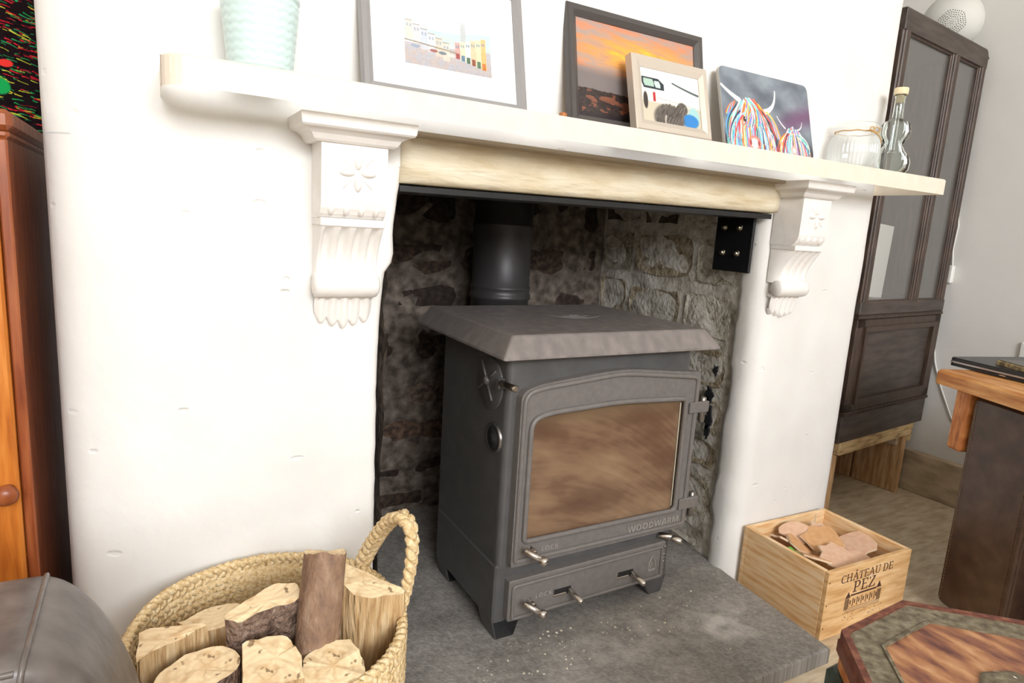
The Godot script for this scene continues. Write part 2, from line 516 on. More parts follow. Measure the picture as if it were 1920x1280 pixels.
func room() -> void:
	# floor: wide boards over a sub-floor
	var s := S()
	span(s, Vector3(-2.3, -0.12, -0.8), Vector3(2.5, -0.012, 3.8), 0.001)
	var fl := struct("floor", s, plain(C("3f3428"), 0.9), "tan wooden floor of wide worn boards in front of the fireplace", "floor")
	var edges := [-0.8, -0.13, 0.52, 1.17, 1.82, 2.47, 3.12, 3.75]
	for i in edges.size() - 1:
		for e in [[-2.3, 0.1 + 0.2 * (i % 2)], [0.1 + 0.2 * (i % 2), 2.5]]:
			s = S()
			span(s, Vector3(e[0] + 0.0008, -0.012, edges[i] + 0.0008), Vector3(e[1] - 0.0008, 0.0, edges[i + 1] - 0.0008), 0.0012)
			obj("floor_board", s, M.floor, fl)
	s = S()
	span(s, Vector3(-2.35, 2.65, -0.8), Vector3(2.5, 2.77, 3.8), 0.001)
	struct("ceiling", s, M.wall, "plain white ceiling", "ceiling")
	s = S()
	span(s, Vector3(2.42, -0.05, -0.8), Vector3(2.54, 2.7, 3.8), 0.001)
	struct("wall_right", s, M.wall, "pale grey side wall beyond the dark glazed cabinet", "wall")
	s = S()
	span(s, Vector3(-2.42, -0.05, -0.8), Vector3(-2.3, 2.7, 3.8), 0.001)
	struct("wall_left", s, M.wall, "pale side wall far left of the pine cupboard", "wall")
	s = S()
	span(s, Vector3(-2.35, -0.05, -0.57), Vector3(-0.1, 2.7, -0.45), 0.001)
	struct("wall_alcove_left", s, M.wall, "pale alcove wall behind the pine cupboard and splattered canvas", "wall")
	s = S()
	span(s, Vector3(1.6, -0.05, -0.82), Vector3(2.5, 2.7, -0.7), 0.001)
	struct("wall_alcove_right", s, M.wall, "pale alcove wall behind the dark glazed cabinet", "wall")
	# rear wall with the window, behind the photographer
	s = S()
	for b in [[-2.35, -0.05, -1.0, 2.7], [1.2, -0.05, 2.5, 2.7], [-1.0, -0.05, 1.2, 1.45], [-1.0, 2.55, 1.2, 2.7]]:
		span(s, Vector3(b[0], b[1], 3.7), Vector3(b[2], b[3], 3.85), 0.001)
	struct("wall_rear", s, M.wall, "wall with the window, behind the viewer", "wall")
	var w := Node3D.new()
	w.name = "window_1"
	add_child(w)
	tag(w, "large white framed window behind the viewer", "window", "", "structure")
	s = S()
	for b in [[-1.0, 1.45, -0.94, 2.55], [1.14, 1.45, 1.2, 2.55], [-0.94, 1.45, 1.14, 1.51], [-0.94, 2.49, 1.14, 2.55], [0.07, 1.51, 0.13, 2.49]]:
		span(s, Vector3(b[0], b[1], 3.72), Vector3(b[2], b[3], 3.78), 0.004)
	obj("window_frame", s, M.white, w)
	for e in [[-0.94, 0.07], [0.13, 1.14]]:
		s = S()
		span(s, Vector3(e[0], 1.51, 3.745), Vector3(e[1], 2.49, 3.751), 0.0005)
		obj("pane", s, M.pane, w)
	var rug := thing("added_rug", "added dark brown rug, unseen behind the viewer, cutting light bounced off the floor", "rug", Vector3(0, 0, 1.75), 0.0, "", true)  # unseen rug, added to cut light bouncing up under the mantel shelf
	s = S()
	span(s, Vector3(-1.7, 0.0005, 1.05), Vector3(1.3, 0.012, 2.5), 0.004)
	obj("pile", s, plain(C("4a3a30"), 0.95), rug)
	s = S()
	for z in [1.045, 2.492]: span(s, Vector3(-1.7, 0.0005, z), Vector3(1.3, 0.009, z + 0.013), 0.002)
	obj("binding", s, plain(C("2e241e"), 0.95), rug)
	# weathered skirting on the right wall
	s = S()
	span(s, Vector3(2.392, 0.0, -0.7), Vector3(2.42, 0.15, 3.7), 0.003)
	struct("baseboard_right", s, M.weathered, "weathered grey brown timber skirting board along the right wall", "skirting")
	var so := thing("wall_socket", "white plastic wall socket just above the laptop at the right edge", "socket", Vector3(2.412, 0.56, 0.10), 0.0, "", true)
	s = S()
	span(s, Vector3(2.408, 0.515, 0.055), Vector3(2.42, 0.60, 0.20), 0.003)
	obj("face_plate", s, M.plastic, so)
	s = S()
	span(s, Vector3(2.404, 0.58, 0.075), Vector3(2.409, 0.592, 0.09), 0.001)
	obj("rocker_switch", s, M.plastic, so)

# rough stones laid in rows over a mortar bed
func stones(wall: Node, o: Vector3, u: Vector3, v: Vector3, w: float, h: float, mats: Array, proud: float, low: float, high: float) -> void:
	var n := u.cross(v)
	var y := 0.0
	while y < h - 0.03:
		var rh := rng.randf_range(low, high)
		if y + rh > h - 0.04: rh = h - y
		var x := 0.0
		while x < w - 0.02:
			var rw := rng.randf_range(0.13, 0.32)
			if x + rw > w - 0.06: rw = w - x
			var g := rng.randf_range(0.006, 0.014)
			var x0 := x + g
			var x1 := x + rw - g
			var y0 := y + g + rng.randf_range(0, 0.012)
			var y1 := y + rh - g - rng.randf_range(0, 0.012)
			var s := S()
			var rows := []
			var p := proud * rng.randf_range(0.55, 1.25)
			var seedz := rng.randf() * 50.0
			for i in 5:
				var row := PackedVector3Array()
				for j in 6:
					var a := float(j) / 5.0
					var b := float(i) / 4.0
					var edge := i == 0 or i == 4 or j == 0 or j == 5
					var cx := (a - 0.5) * 2.0
					var cy := (b - 0.5) * 2.0
					# pull the corners in
					var k := 1.0 - 0.07 * cx * cx * cy * cy
					var px := (x0 + x1) / 2 + cx * k * (x1 - x0) / 2 + nz(a * 2.0 + seedz, b * 2.0) * 0.013
					var py := (y0 + y1) / 2 + cy * k * (y1 - y0) / 2 + nz(a * 2.0, b * 2.0 + seedz) * 0.013
					var d := -0.002 if edge else p * (1.0 + 0.9 * nz(a * 3.0 + seedz, b * 3.0, 4.0))
					row.append(o + u * px + v * py + n * d)
				rows.append(row)
			loft(s, rows)
			var pick: Array = mats
			if mats == M.side_stones and (x > 0.42 or (y > 0.78 and x > 0.12) or y > 0.9): pick = M.darker_stones  # darker tints for stones towards the back and the top
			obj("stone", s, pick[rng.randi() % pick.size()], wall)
			x += rw
		y += rh

func bed(s: SurfaceTool, o: Vector3, u: Vector3, v: Vector3, w: float, h: float, amp: float) -> void:
	var n := u.cross(v)
	var rows := []
	for i in 29:
		var row := PackedVector3Array()
		for j in 25:
			var x := w * j / 24.0
			var y := h * i / 28.0
			row.append(o + u * x + v * y + n * (0.003 + amp * nz(x * 9.0 + o.x * 3, y * 9.0, o.z * 5)))
		rows.append(row)
	loft(s, rows)

func recess() -> void:
	var s := S()
	bed(s, Vector3(0.36, 0.0, -0.645), Vector3.RIGHT, Vector3.UP, 0.90, 1.06, 0.012)
	var wb := struct("wall_hearth_back", s, M.back_mortar, "sooty stone back wall of the fireplace recess behind the flue pipe", "wall")
	stones(wb, Vector3(0.36, 0.03, -0.648), Vector3.RIGHT, Vector3.UP, 0.89, 1.0, M.back_stones, 0.008, 0.09, 0.16)
	s = S()
	bed(s, Vector3(1.256, 0.0, -0.066), Vector3.FORWARD, Vector3.UP, 0.585, 1.06, 0.010)
	var wr := struct("wall_hearth_right", s, M.side_mortar, "pale lime-washed stone side of the fireplace recess, right of the stove", "wall")
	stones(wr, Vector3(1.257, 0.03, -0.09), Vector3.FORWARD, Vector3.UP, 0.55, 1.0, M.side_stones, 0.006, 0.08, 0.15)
	s = S()
	bed(s, Vector3(0.345, 0.0, -0.645), Vector3.BACK, Vector3.UP, 0.62, 1.06, 0.012)
	var wl := struct("wall_hearth_left", s, M.back_mortar, "sooty stone side of the fireplace recess, left of the stove", "wall")
	stones(wl, Vector3(0.341, 0.03, -0.64), Vector3.BACK, Vector3.UP, 0.55, 1.0, M.back_stones, 0.010, 0.08, 0.15)
	# shell round the recess, so that no light comes in
	s = S()
	span(s, Vector3(0.2, -0.05, -0.78), Vector3(1.45, 2.66, -0.68), 0.001)
	span(s, Vector3(1.275, -0.05, -0.70), Vector3(1.35, 1.06, -0.06), 0.001)
	span(s, Vector3(0.25, -0.05, -0.70), Vector3(0.318, 1.06, -0.06), 0.001)
	span(s, Vector3(0.25, 1.045, -0.70), Vector3(1.35, 1.12, -0.02), 0.001)
	struct("trim_2", s, M.soot, "blackened closing plate and masonry over the fireplace recess", "masonry")
	# charred patches where the lime has fallen off beside the stove door
	for q in [[0.470, -0.128, 0.020, 0.014], [0.452, -0.138, 0.013, 0.011], [0.405, -0.124, 0.030, 0.011], [0.375, -0.122, 0.020, 0.009], [0.535, -0.118, 0.012, 0.008]]:
		s = S()
		var pr := []
		for i in 18:
			var a := TAU * i / 18
			var k := 1.0 + 0.9 * nz(cos(a) * 2.0 + q[0] * 40.0, sin(a) * 2.0)
			pr.append(Vector2(cos(a) * q[3] * k, sin(a) * q[2] * k))
		prism(s, pr, 0.0, 0.004, 0.001, Transform3D(Basis(Vector3.UP, -PI / 2), Vector3(1.244, q[0], q[1])))
		obj("charred_patch", s, M.soot, wr, "charred black patch")
	# the slate hearth
	var h := thing("hearth_slab", "dark grey slate hearth slab with pale dust under the stove", "hearth", Vector3(0.8, 0, 0), 0.0, "", true)
	s = S()
	var o := [Vector2(0.315, -0.298), Vector2(0.62, -0.300), Vector2(0.96, -0.297), Vector2(1.219, -0.300), Vector2(1.236, -0.143), Vector2(1.246, -0.006), Vector2(1.262, 0.10), Vector2(1.262, 0.655), Vector2(0.33, 0.655), Vector2(0.33, 0.02), Vector2(0.312, -0.02)]
	prism(s, o, 0.0, 0.036, 0.004, Transform3D(Basis(Vector3.RIGHT, -PI / 2)))
	var slab := obj("slab", s, slate_top(), h)
	planar(slab, Vector2(0.3, -0.66), Vector2(0.98, 0.98))
	# chips and ash lying about on the slab
	var mm := MultiMesh.new()
	mm.transform_format = MultiMesh.TRANSFORM_3D
	var cs := S(FLAT)
	cbox(cs, Vector3.ZERO, Vector3(1, 0.5, 0.7), 0.2)
	cs.generate_normals()
	mm.mesh = cs.commit()
	mm.instance_count = 220
	for i in 220:
		var p := Vector3(rng.randf_range(0.42, 1.2), 0.0366, rng.randf_range(0.02, 0.28))
		if i < 180: p = Vector3(rng.randf_range(0.5, 1.15), 0.0366, rng.randf_range(0.005, 0.12))
		mm.set_instance_transform(i, Transform3D(Basis(Vector3.UP, rng.randf() * TAU).scaled(Vector3.ONE * (0.001 + 0.005 * pow(rng.randf(), 2.5))), p))
	var mi := MultiMeshInstance3D.new()
	mi.multimesh = mm
	mi.name = "ash_crumbs"
	mi.material_override = plain(C("ddd3c2"), 0.9)
	add_child(mi)
	tag(mi, "pale crumbs of ash and wood chip scattered on the slate hearth", "ash", "", "stuff")

# the plastered breast, lofted in plan outlines from the floor up
func jamb_x(y: float) -> float:
	var t := [[0.0, 0.328], [0.566, 0.326], [0.70, 0.328], [0.753, 0.332], [0.785, 0.337], [0.797, 0.350], [0.847, 0.346], [0.898, 0.352], [0.96, 0.360]]
	for i in t.size() - 1:
		if y <= t[i + 1][0]:
			return lerpf(t[i][1], t[i + 1][1], clampf((y - t[i][0]) / (t[i + 1][0] - t[i][0]), 0, 1))
	return 0.358

func bulge(x: float, y: float) -> float:
	return 0.0035 * nz(x * 2.2, y * 2.2) + 0.0012 * nz(x * 9.0, y * 9.0, 3.0)

func corner(c: Vector2, r: float, a0: float, a1: float, n: int) -> Array:
	var out := []
	for i in n + 1:
		var a := deg_to_rad(lerpf(a0, a1, float(i) / n))
		out.append(c + Vector2(cos(a), sin(a)) * r)
	return out

func soft_corner() -> Array:
	var out := []
	for v in corner(Vector2(0, 0), 1.0, 180, 90, 10): out.append(Vector2(0.005 + v.x * 0.12, -0.075 + v.y * 0.075))
	return out

func plan_row(pts: Array, y: float) -> PackedVector3Array:
	var row := PackedVector3Array()
	for p in pts: row.append(Vector3(p.x, y, p.y + (bulge(p.x, y) if p.y > -0.02 else 0.0)))
	return row

# lays a texture flat over a mesh, seen from above
func planar(o: MeshInstance3D, lo: Vector2, size: Vector2) -> void:
	var a := o.mesh.surface_get_arrays(0)
	var uv := PackedVector2Array()
	for v in a[Mesh.ARRAY_VERTEX]: uv.append((Vector2(v.x, v.z) - lo) / size)
	a[Mesh.ARRAY_TEX_UV] = uv
	var m := ArrayMesh.new()
	m.add_surface_from_arrays(Mesh.PRIMITIVE_TRIANGLES, a)
	o.mesh = m

func slate_top() -> StandardMaterial3D:
	var n := 640
	var img := Image.create(n, n, false, Image.FORMAT_RGB8)
	var g := FastNoiseLite.new()
	g.seed = 77; g.frequency = 1.0; g.fractal_octaves = 5
	var cell := 0.98 / n
	for j in n:
		for i in n:
			var x := 0.3 + i * cell
			var z := -0.66 + j * cell
			var p := x + z
			var q := x - z
			var t := 0.5 + 0.3 * g.get_noise_2d(x * 5.0, z * 7.0) + 0.3 * g.get_noise_2d(p * 22.0 + 9.0, q * 40.0) + 0.55 * g.get_noise_2d(p * 60.0, q * 190.0)
			var c := C("6a6662").lerp(C("b5b0a9"), clampf(t, 0, 1))
			# dry ash trodden in before the stove, and a pale scuff by the crate
			var d := exp(-pow((x - 1.08) / 0.085, 2) - pow((z - 0.145) / 0.05, 2)) * 1.1 + 0.6 * exp(-pow((x - 0.86) / 0.2, 2) - pow((z - 0.10) / 0.09, 2)) + 0.3 * exp(-pow((x - 0.6) / 0.25, 2) - pow((z - 0.24) / 0.07, 2))
			d *= clampf(0.55 + 0.9 * g.get_noise_2d(x * 14.0, z * 14.0 + 5.0), 0, 1)
			c = c.lerp(C("dcd7cf"), clampf(d, 0, 0.85))
			if absf(x - 1.02 - 0.35 * (z - 0.16) - 0.004 * g.get_noise_1d(z * 60.0)) < 0.0022 and z > 0.10: c = c.lerp(C("a9a39b"), 0.5)
			img.set_pixel(i, j, c)
	var m := StandardMaterial3D.new()
	m.albedo_texture = ImageTexture.create_from_image(img)
	m.roughness = 0.6
	return m

func breast() -> void:
	var s := S()
	var left := []
	var right := []
	for i in 64:
		var y := -0.02 + 0.967 * i / 63.0
		var xl := jamb_x(y) + 0.0015 * nz(y * 25.0, 1.0)
		var p := [Vector2(-0.115, -0.5), Vector2(-0.115, -0.2)]
		p += soft_corner()
		for k in range(1, 14): p.append(Vector2(lerpf(0.005, xl - 0.014, k / 14.0), 0.0))
		p += corner(Vector2(xl - 0.014, -0.014), 0.014, 90, 0, 4)
		p += [Vector2(xl - 0.002, -0.06), Vector2(xl - 0.03, -0.12)]
		left.append(plan_row(p, y))
		var w := 0.012 * nz(y * 6.0, 8.0) + 0.005 * nz(y * 30.0, 2.0)
		var xr := 1.243 + 0.004 * nz(y * 5.0, 5.0)
		p = [Vector2(xr + 0.02, -0.085 + w), Vector2(xr + 0.004, -0.076 + w), Vector2(xr, -0.064 + w)]
		p += corner(Vector2(xr + 0.045, -0.045), 0.045, 180, 90, 8)
		for k in range(1, 10): p.append(Vector2(lerpf(xr + 0.045, 1.585, k / 10.0), 0.0))
		p += corner(Vector2(1.585, -0.05), 0.05, 90, 0, 7)
		p += [Vector2(1.635, -0.3), Vector2(1.635, -0.72)]
		right.append(plan_row(p, y))
	loft(s, left)
	loft(s, right)
	var top := []
	for i in 60:
		var y := 0.945 + 1.72 * i / 59.0
		var p := [Vector2(-0.115, -0.5), Vector2(-0.115, -0.2)]
		p += soft_corner()
		for k in range(1, 30): p.append(Vector2(lerpf(0.005, 1.585, k / 30.0), 0.0))
		p += corner(Vector2(1.585, -0.05), 0.05, 90, 0, 7)
		p += [Vector2(1.635, -0.3), Vector2(1.635, -0.72)]
		top.append(plan_row(p, y))
	loft(s, top)
	struct("wall_chimney", s, M.plaster, "white plastered chimney breast with rounded corners round the fireplace opening", "chimney breast")
	# cream lintel over the opening
	s = S()
	var rows := []
	for i in 41:
		var x := 0.352 + 0.892 * i / 40.0
		var b := 0.003 * nz(x * 6.0, 3.0)
		var row := PackedVector3Array()
		var lift := 0.008 * i / 40.0
		for q in [[0.921, -0.1], [0.920, -0.012], [0.922, 0.001], [0.930, 0.0065], [0.955, 0.008], [0.975, 0.006], [0.9995, 0.004]]:
			row.append(Vector3(x, q[0] + (lift if q[0] < 0.94 else 0.0), q[1] + b))
		rows.append(row)
	loft(s, rows, false, true)
	fan(s, rows[0]); fan(s, rows[40], true)
	struct("trim_1", s, M.cream, "cream brushed lintel between the two corbels over the fireplace opening", "lintel")
	var t := thing("lintel_plate", "black steel bar under the lintel with a bolted end plate", "bracket", Vector3(0.8, 0.91, -0.05), 0.0, "", true)
	s = S()
	cbox(s, Vector3(0.797, 0.9165, -0.053), Vector3(0.886, 0.011, 0.094), 0.001, Basis(Vector3.BACK, 0.009))
	obj("bar", s, M.black, t)
	s = S()
	span(s, Vector3(1.228, 0.788, -0.156), Vector3(1.236, 0.922, -0.043), 0.0015)
	var bp := obj("end_plate", s, M.black, t)
	for q in [[0.893, -0.129], [0.893, -0.083], [0.832, -0.127], [0.832, -0.083]]:
		s = S()
		lathe(s, [[0.0, 0.0], [0.009, 0.0], [0.009, 0.002], [0.006, 0.002], [0.0058, 0.007], [0.004, 0.0085], [0.0, 0.0085]], Vector3(1.228, q[0], q[1]), 6, 0.0, 0, Basis(Vector3.BACK, PI / 2))
		obj("bolt", s, plain(C("9c9686"), 0.35, 1.0), bp)

func mantel() -> void:
	var t := thing("mantel_shelf", "long white painted mantel shelf across the chimney breast", "shelf", Vector3(0.85, 1.002, 0.06), 0.0, "", true)
	var s := S()
	var o := [Vector2(0.022, 0.03), Vector2(0.021, -0.095)] + corner(Vector2(0.05, -0.093), 0.029, 180, 270, 6)
	o += [Vector2(0.5, -0.1235), Vector2(1.1, -0.1215)] + corner(Vector2(1.682, -0.112), 0.01, 270, 360, 3) + [Vector2(1.692, 0.06)]
	prism(s, o, 0.0, 0.036, 0.003, Transform3D(Basis(Vector3.RIGHT, -PI / 2), Vector3(0, 1.002, 0)))
	obj("shelf_board", s, M.shelf, t)
	s = S()
	span(s, Vector3(0.362, 0.992, -0.01), Vector3(1.222, 0.9985, 0.034), 0.001)
	obj("backing_board", s, plain(C("a89a86"), 0.7), t, "thin grey board under the shelf")
	for x in [[0.264, "left"], [1.302, "right"]]:
		corbel(x[0], "white plaster corbel with carved flower, left of the opening above the log basket" if x[1] == "left" else "white plaster corbel with carved flower, right of the opening beside the bolted plate")

func corbel(x: float, label: String) -> void:
	var t := thing("corbel", label, "corbel", Vector3(x, 0.998, 0.0), 0.0, "carved corbels under the mantel shelf")
	var m: Material = M.white
	var plan := func(y: float, hw: float, z: float) -> PackedVector3Array:
		return PackedVector3Array([Vector3(-hw, y, -0.012), Vector3(-hw, y, z), Vector3(hw, y, z), Vector3(hw, y, -0.012)])
	var s := S(FLAT)
	var rows := []
	for q in [[-0.034, 0.056, 0.064], [-0.031, 0.060, 0.068], [-0.024, 0.064, 0.073], [-0.0195, 0.071, 0.080], [-0.0175, 0.078, 0.088], [-0.015, 0.080, 0.091], [-0.001, 0.082, 0.093], [0.0, 0.081, 0.092]]:
		rows.append(plan.call(q[0], q[1], q[2]))
	loft(s, rows)
	fan(s, rows[0], true); fan(s, rows[7])
	obj("cap", s, m, t)
	# block, curving in at its foot
	s = S()
	rows = []
	for q in [[-0.139, 0.040], [-0.137, 0.046], [-0.132, 0.053], [-0.124, 0.058], [-0.115, 0.0605], [-0.08, 0.061], [-0.03, 0.061]]:
		rows.append(plan.call(q[0], 0.048, q[1]))
	s.set_smooth_group(FLAT)
	loft(s, rows); fan(s, rows[0], true)
	obj("block", s, m, t)
	s = S()
	var c := Vector3(0.004, -0.073, 0.0605)
	for k in 4:
		var a := PI / 2 * k
		var d := Vector3(sin(a), cos(a), 0)
		ball(s, c + d * 0.0155, Vector3(0.0115, 0.023, 0.013), 8, Basis(Vector3.BACK, -a))
	for k in 4:
		var a := PI / 4 + PI / 2 * k
		var d := Vector3(sin(a), cos(a), 0)
		rod(s, c + d * 0.006, c + d * 0.031, 0.0016, 6)
	obj("carved_flower", s, m, t)
	for k in 4:
		s = S()
		ball(s, Vector3(-0.033 + 0.022 * k, -0.126, 0.056), Vector3(0.010, 0.018, 0.010), 7, Basis(Vector3.RIGHT, 0.5))
		obj("drop_bead", s, m, t)
	s = S()
	span(s, Vector3(-0.0475, -0.150, -0.01), Vector3(0.0475, -0.138, 0.0565), 0.0015)
	obj("fillet", s, m, t)
	# fluted scroll
	s = S()
	rows = []
	var prof := [[-0.226, 0.026], [-0.215, 0.0235], [-0.203, 0.0245], [-0.190, 0.029], [-0.177, 0.036], [-0.165, 0.044], [-0.157, 0.050], [-0.150, 0.054]]
	for i in prof.size():
		var row := PackedVector3Array()
		row.append(Vector3(-0.046, prof[i][0], -0.01))
		for j in 41:
			var u := float(j) / 40.0
			var f := 0.0
			var k := fmod(u * 4.0 + 0.0, 1.0)
			if i > 0 and i < prof.size() - 1 and j > 0 and j < 40:
				f = -0.0075 * smoothstep(0.18, 0.34, k) * (1.0 - smoothstep(0.66, 0.82, k))
			row.append(Vector3(lerpf(-0.046, 0.046, u), prof[i][0], prof[i][1] + f))
		row.append(Vector3(0.046, prof[i][0], -0.01))
		rows.append(row)
	loft(s, rows)
	obj("fluted_scroll", s, m, t)
	s = S()
	lathe(s, [[0.0, -0.0495], [0.014, -0.0495], [0.0185, -0.046], [0.0195, -0.040], [0.0195, 0.040], [0.0185, 0.046], [0.014, 0.0495], [0.0, 0.0495]], Vector3(0, -0.238, 0.020), 24, 0.0, 0, Basis(Vector3.BACK, PI / 2))
	obj("roll", s, m, t)
	s = S()
	# a shell: ribs fanning down from under the roll, its foot scalloped
	rows = []
	for i in 12:
		var f := i / 11.0
		var row := PackedVector3Array()
		for j in 61:
			var u := j / 60.0 * 2.0 - 1.0
			var rib := absf(cos(u * PI * 2.5))
			var y := lerpf(-0.256, -0.300 - 0.012 * rib + 0.012 * absf(u), f)
			var z := lerpf(0.021, 0.009, f) * (0.55 + 0.45 * rib) * (1.0 - 0.35 * pow(absf(u), 4))
			row.append(Vector3(u * lerpf(0.044, 0.047, f) * (1.0 - 0.10 * f * f * f), y, -0.004 if i == 11 else z))
		rows.append(row)
	loft(s, rows, false, true)
	span(s, Vector3(-0.045, -0.262, -0.008), Vector3(0.045, -0.252, 0.018), 0.004)
	obj("leaf", s, m, t)

func stove() -> void:
	var t := thing("wood_stove", "dark grey cast iron wood stove with brown sooted glass on slate hearth", "stove", Vector3(0.813, 0.036, -0.16), 0.0, "", true)
	var flat := Transform3D(Basis(Vector3.RIGHT, -PI / 2))
	# base with feet
	var s := S()
	span(s, Vector3(0.577, 0.074, -0.305), Vector3(1.040, 0.200, -0.012), 0.004)
	obj("base", s, M.iron_side, t)
	for x in [[0.571, 0.587, 0.629, 0.643], [0.969, 0.993, 1.030, 1.040]]:
		for z in [[-0.075, -0.012], [-0.305, -0.245]]:
			s = S()
			var inner_x: float = x[0] if x[0] > 0.8 else x[3]
			prism(s, [Vector2(x[0] + 0.006, 0.078), Vector2(x[1], 0.036), Vector2(x[2], 0.036), Vector2(inner_x if x[0] < 0.8 else x[3], 0.078), Vector2(x[0] + 0.006, 0.0785)] if x[0] < 0.8 else [Vector2(x[0], 0.078), Vector2(x[1], 0.036), Vector2(x[2], 0.036), Vector2(x[3], 0.078)], z[0], z[1], 0.002)
			obj("foot", s, M.iron_side, t)
	# body with rounded front corners
	s = S()
	var plan := rounded([Vector2(0.580, 0.010), Vector2(1.046, 0.010), Vector2(1.046, 0.312), Vector2(0.580, 0.312)], [0.016, 0.016, 0.006, 0.006], 6)
	prism(s, plan, 0.196, 0.632, 0.0, flat)
	obj("body", s, M.iron_side, t)
	# canopy lid
	s = S()
	var rows := []
	var lid := func(x0: float, x1: float, z0: float, z1: float, y: float, r: float) -> PackedVector3Array:
		var row := PackedVector3Array()
		for p in rounded([Vector2(x0, -z1), Vector2(x1, -z1), Vector2(x1, -z0), Vector2(x0, -z0)], r, 4): row.append(Vector3(p.x, y, -p.y))
		return row
	for q in [[0.560, 1.078, -0.39, 0.012, 0.626, 0.004], [0.5485, 1.0895, -0.405, 0.026, 0.6255, 0.006], [0.547, 1.091, -0.406, 0.0275, 0.627, 0.006], [0.5475, 1.0905, -0.4055, 0.027, 0.631, 0.006], [0.573, 1.064, -0.392, 0.0045, 0.6655, 0.007], [0.577, 1.060, -0.390, 0.0015, 0.6680, 0.008]]:
		rows.append(lid.call(q[0], q[1], q[2], q[3], q[4], q[5]))
	s.set_smooth_group(FLAT)
	loft(s, rows, true)
	fan(s, rows[0], true); fan(s, rows[5])
	var top := obj("lid", s, M.lid, t)
	for q in [[0.022, 190, 300], [0.040, 165, 320], [0.062, 190, 345]]:
		s = S()
		var path := []
		for i in 25:
			var a := deg_to_rad(lerpf(q[1], q[2], i / 24.0) - 180.0)
			path.append(Vector3(0.862 + q[0] * cos(a) * 1.15, 0.6683, -0.235 + q[0] * sin(a)))
		tube(s, path, 0.0008, 6)
		obj("hotplate_ring", s, plain(C("7d7874"), 0.4), top)
	# door
	var outer := rounded([Vector2(0.599, 0.204), Vector2(1.059, 0.206), Vector2(1.059, 0.573), Vector2(1.030, 0.5745), Vector2(0.836, 0.5925), Vector2(0.640, 0.5735), Vector2(0.599, 0.560)], [0.006, 0.008, 0.010, 0.016, 0.05, 0.020, 0.018], 6)
	var bead := rounded([Vector2(0.607, 0.216), Vector2(1.050, 0.216), Vector2(1.050, 0.560), Vector2(1.026, 0.564), Vector2(0.836, 0.5825), Vector2(0.650, 0.566), Vector2(0.607, 0.557)], [0.006, 0.008, 0.012, 0.010, 0.03, 0.016, 0.022], 6)
	var glass := rounded([Vector2(0.624, 0.255), Vector2(1.022, 0.253), Vector2(1.020, 0.515), Vector2(0.990, 0.5165), Vector2(0.833, 0.5235), Vector2(0.668, 0.5155), Vector2(0.624, 0.506)], [0.010, 0.014, 0.014, 0.010, 0.05, 0.014, 0.024], 6)
	s = S()
	ring(s, outer, glass, -0.014, 0.0095)
	var dr := obj("door", s, M.iron, t)
	var bent := func(p: Array, z: float) -> Array:
		var out := []
		for v in p: out.append(Vector3(v.x, v.y, z))
		return out
	s = S()
	tube(s, bent.call(bead, 0.0105), 0.0050, 10, true)
	obj("outer_bead", s, M.iron, dr)
	s = S()
	tube(s, bent.call(glass, 0.0110), 0.0056, 10, true)
	obj("inner_bead", s, M.iron, dr)
	# sooted glass
	s = S()
	s.set_smooth_group(FLAT)
	var pg := PackedVector2Array(glass)
	var ids := Geometry2D.triangulate_polygon(pg)
	for side in 2:
		for i in range(0, ids.size(), 3):
			var q := [pg[ids[i]], pg[ids[i + 1]], pg[ids[i + 2]]]
			if ((q[1] - q[0]).cross(q[2] - q[0]) < 0) != (side == 1): q.reverse()
			for v in [q[0], q[2], q[1]]:
				s.set_uv(Vector2((v.x - 0.62) / 0.405, 1.0 - (v.y - 0.25) / 0.275))
				s.add_vertex(Vector3(v.x, v.y, 0.001 if side == 0 else -0.003))
	obj("glass_pane", s, sooted_glass(), dr, "brown smoke-stained glass")
	s = S()
	tube(s, [Vector3(1.0165, 0.262, 0.003), Vector3(1.0145, 0.400, 0.003), Vector3(1.0125, 0.505, 0.003)], 0.0016, 6)
	obj("rope_seal", s, plain(C("b9b09a"), 0.9), dr)
	# door hinges with pins, latch knob
	for y in [[0.476, 0.507], [0.248, 0.280]]:
		s = S()
		span(s, Vector3(1.030, y[0] + 0.004, 0.007), Vector3(1.088, y[1] - 0.002, 0.0165), 0.002)
		var hg := obj("hinge", s, M.iron, dr)
		s = S()
		rod(s, Vector3(1.079, y[0] - 0.022, 0.004), Vector3(1.079, y[1] + 0.006, 0.004), 0.0075)
		obj("hinge_pin", s, plain(C("8e8882"), 0.35, 0.8), hg)
	var knob := func(at: Vector3, called: String, parent: Node) -> void:
		var k := S()
		rod(k, at + Vector3(0.0, 0.0, -0.01), at + Vector3(0.0, 0.0, 0.022), 0.006)
		rod(k, at + Vector3(-0.024, 0.010, 0.018), at + Vector3(0.004, -0.006, 0.040), 0.0066)
		rod(k, at + Vector3(0.002, -0.005, 0.036), at + Vector3(0.012, -0.011, 0.047), 0.0098)
		obj(called, k, M.chrome, parent)
	knob.call(Vector3(0.640, 0.238, 0.010), "door_knob", dr)
	var letters := plain(C("938d88"), 0.35)
	lettering("WOODWARM", 0.0145, letters, dr, Transform3D(Basis(Vector3.BACK, 0.01), Vector3(0.963, 0.2300, 0.010)), false, true, 0.003, "raised maker's lettering", "lettering", 1.18)
	lettering("LOCK", 0.0095, letters, dr, Transform3D(Basis.IDENTITY, Vector3(0.687, 0.2315, 0.010)), false, true, 0.002, "raised word by the latch", "lettering", 1.25)
	# ash door below
	s = S()
	var ash := rounded([Vector2(0.600, 0.084), Vector2(1.013, 0.088), Vector2(1.011, 0.178), Vector2(0.600, 0.173)], 0.006, 4)
	prism(s, ash, -0.016, 0.008, 0.002)
	var ad := obj("ash_door", s, M.iron, t)
	s = S()
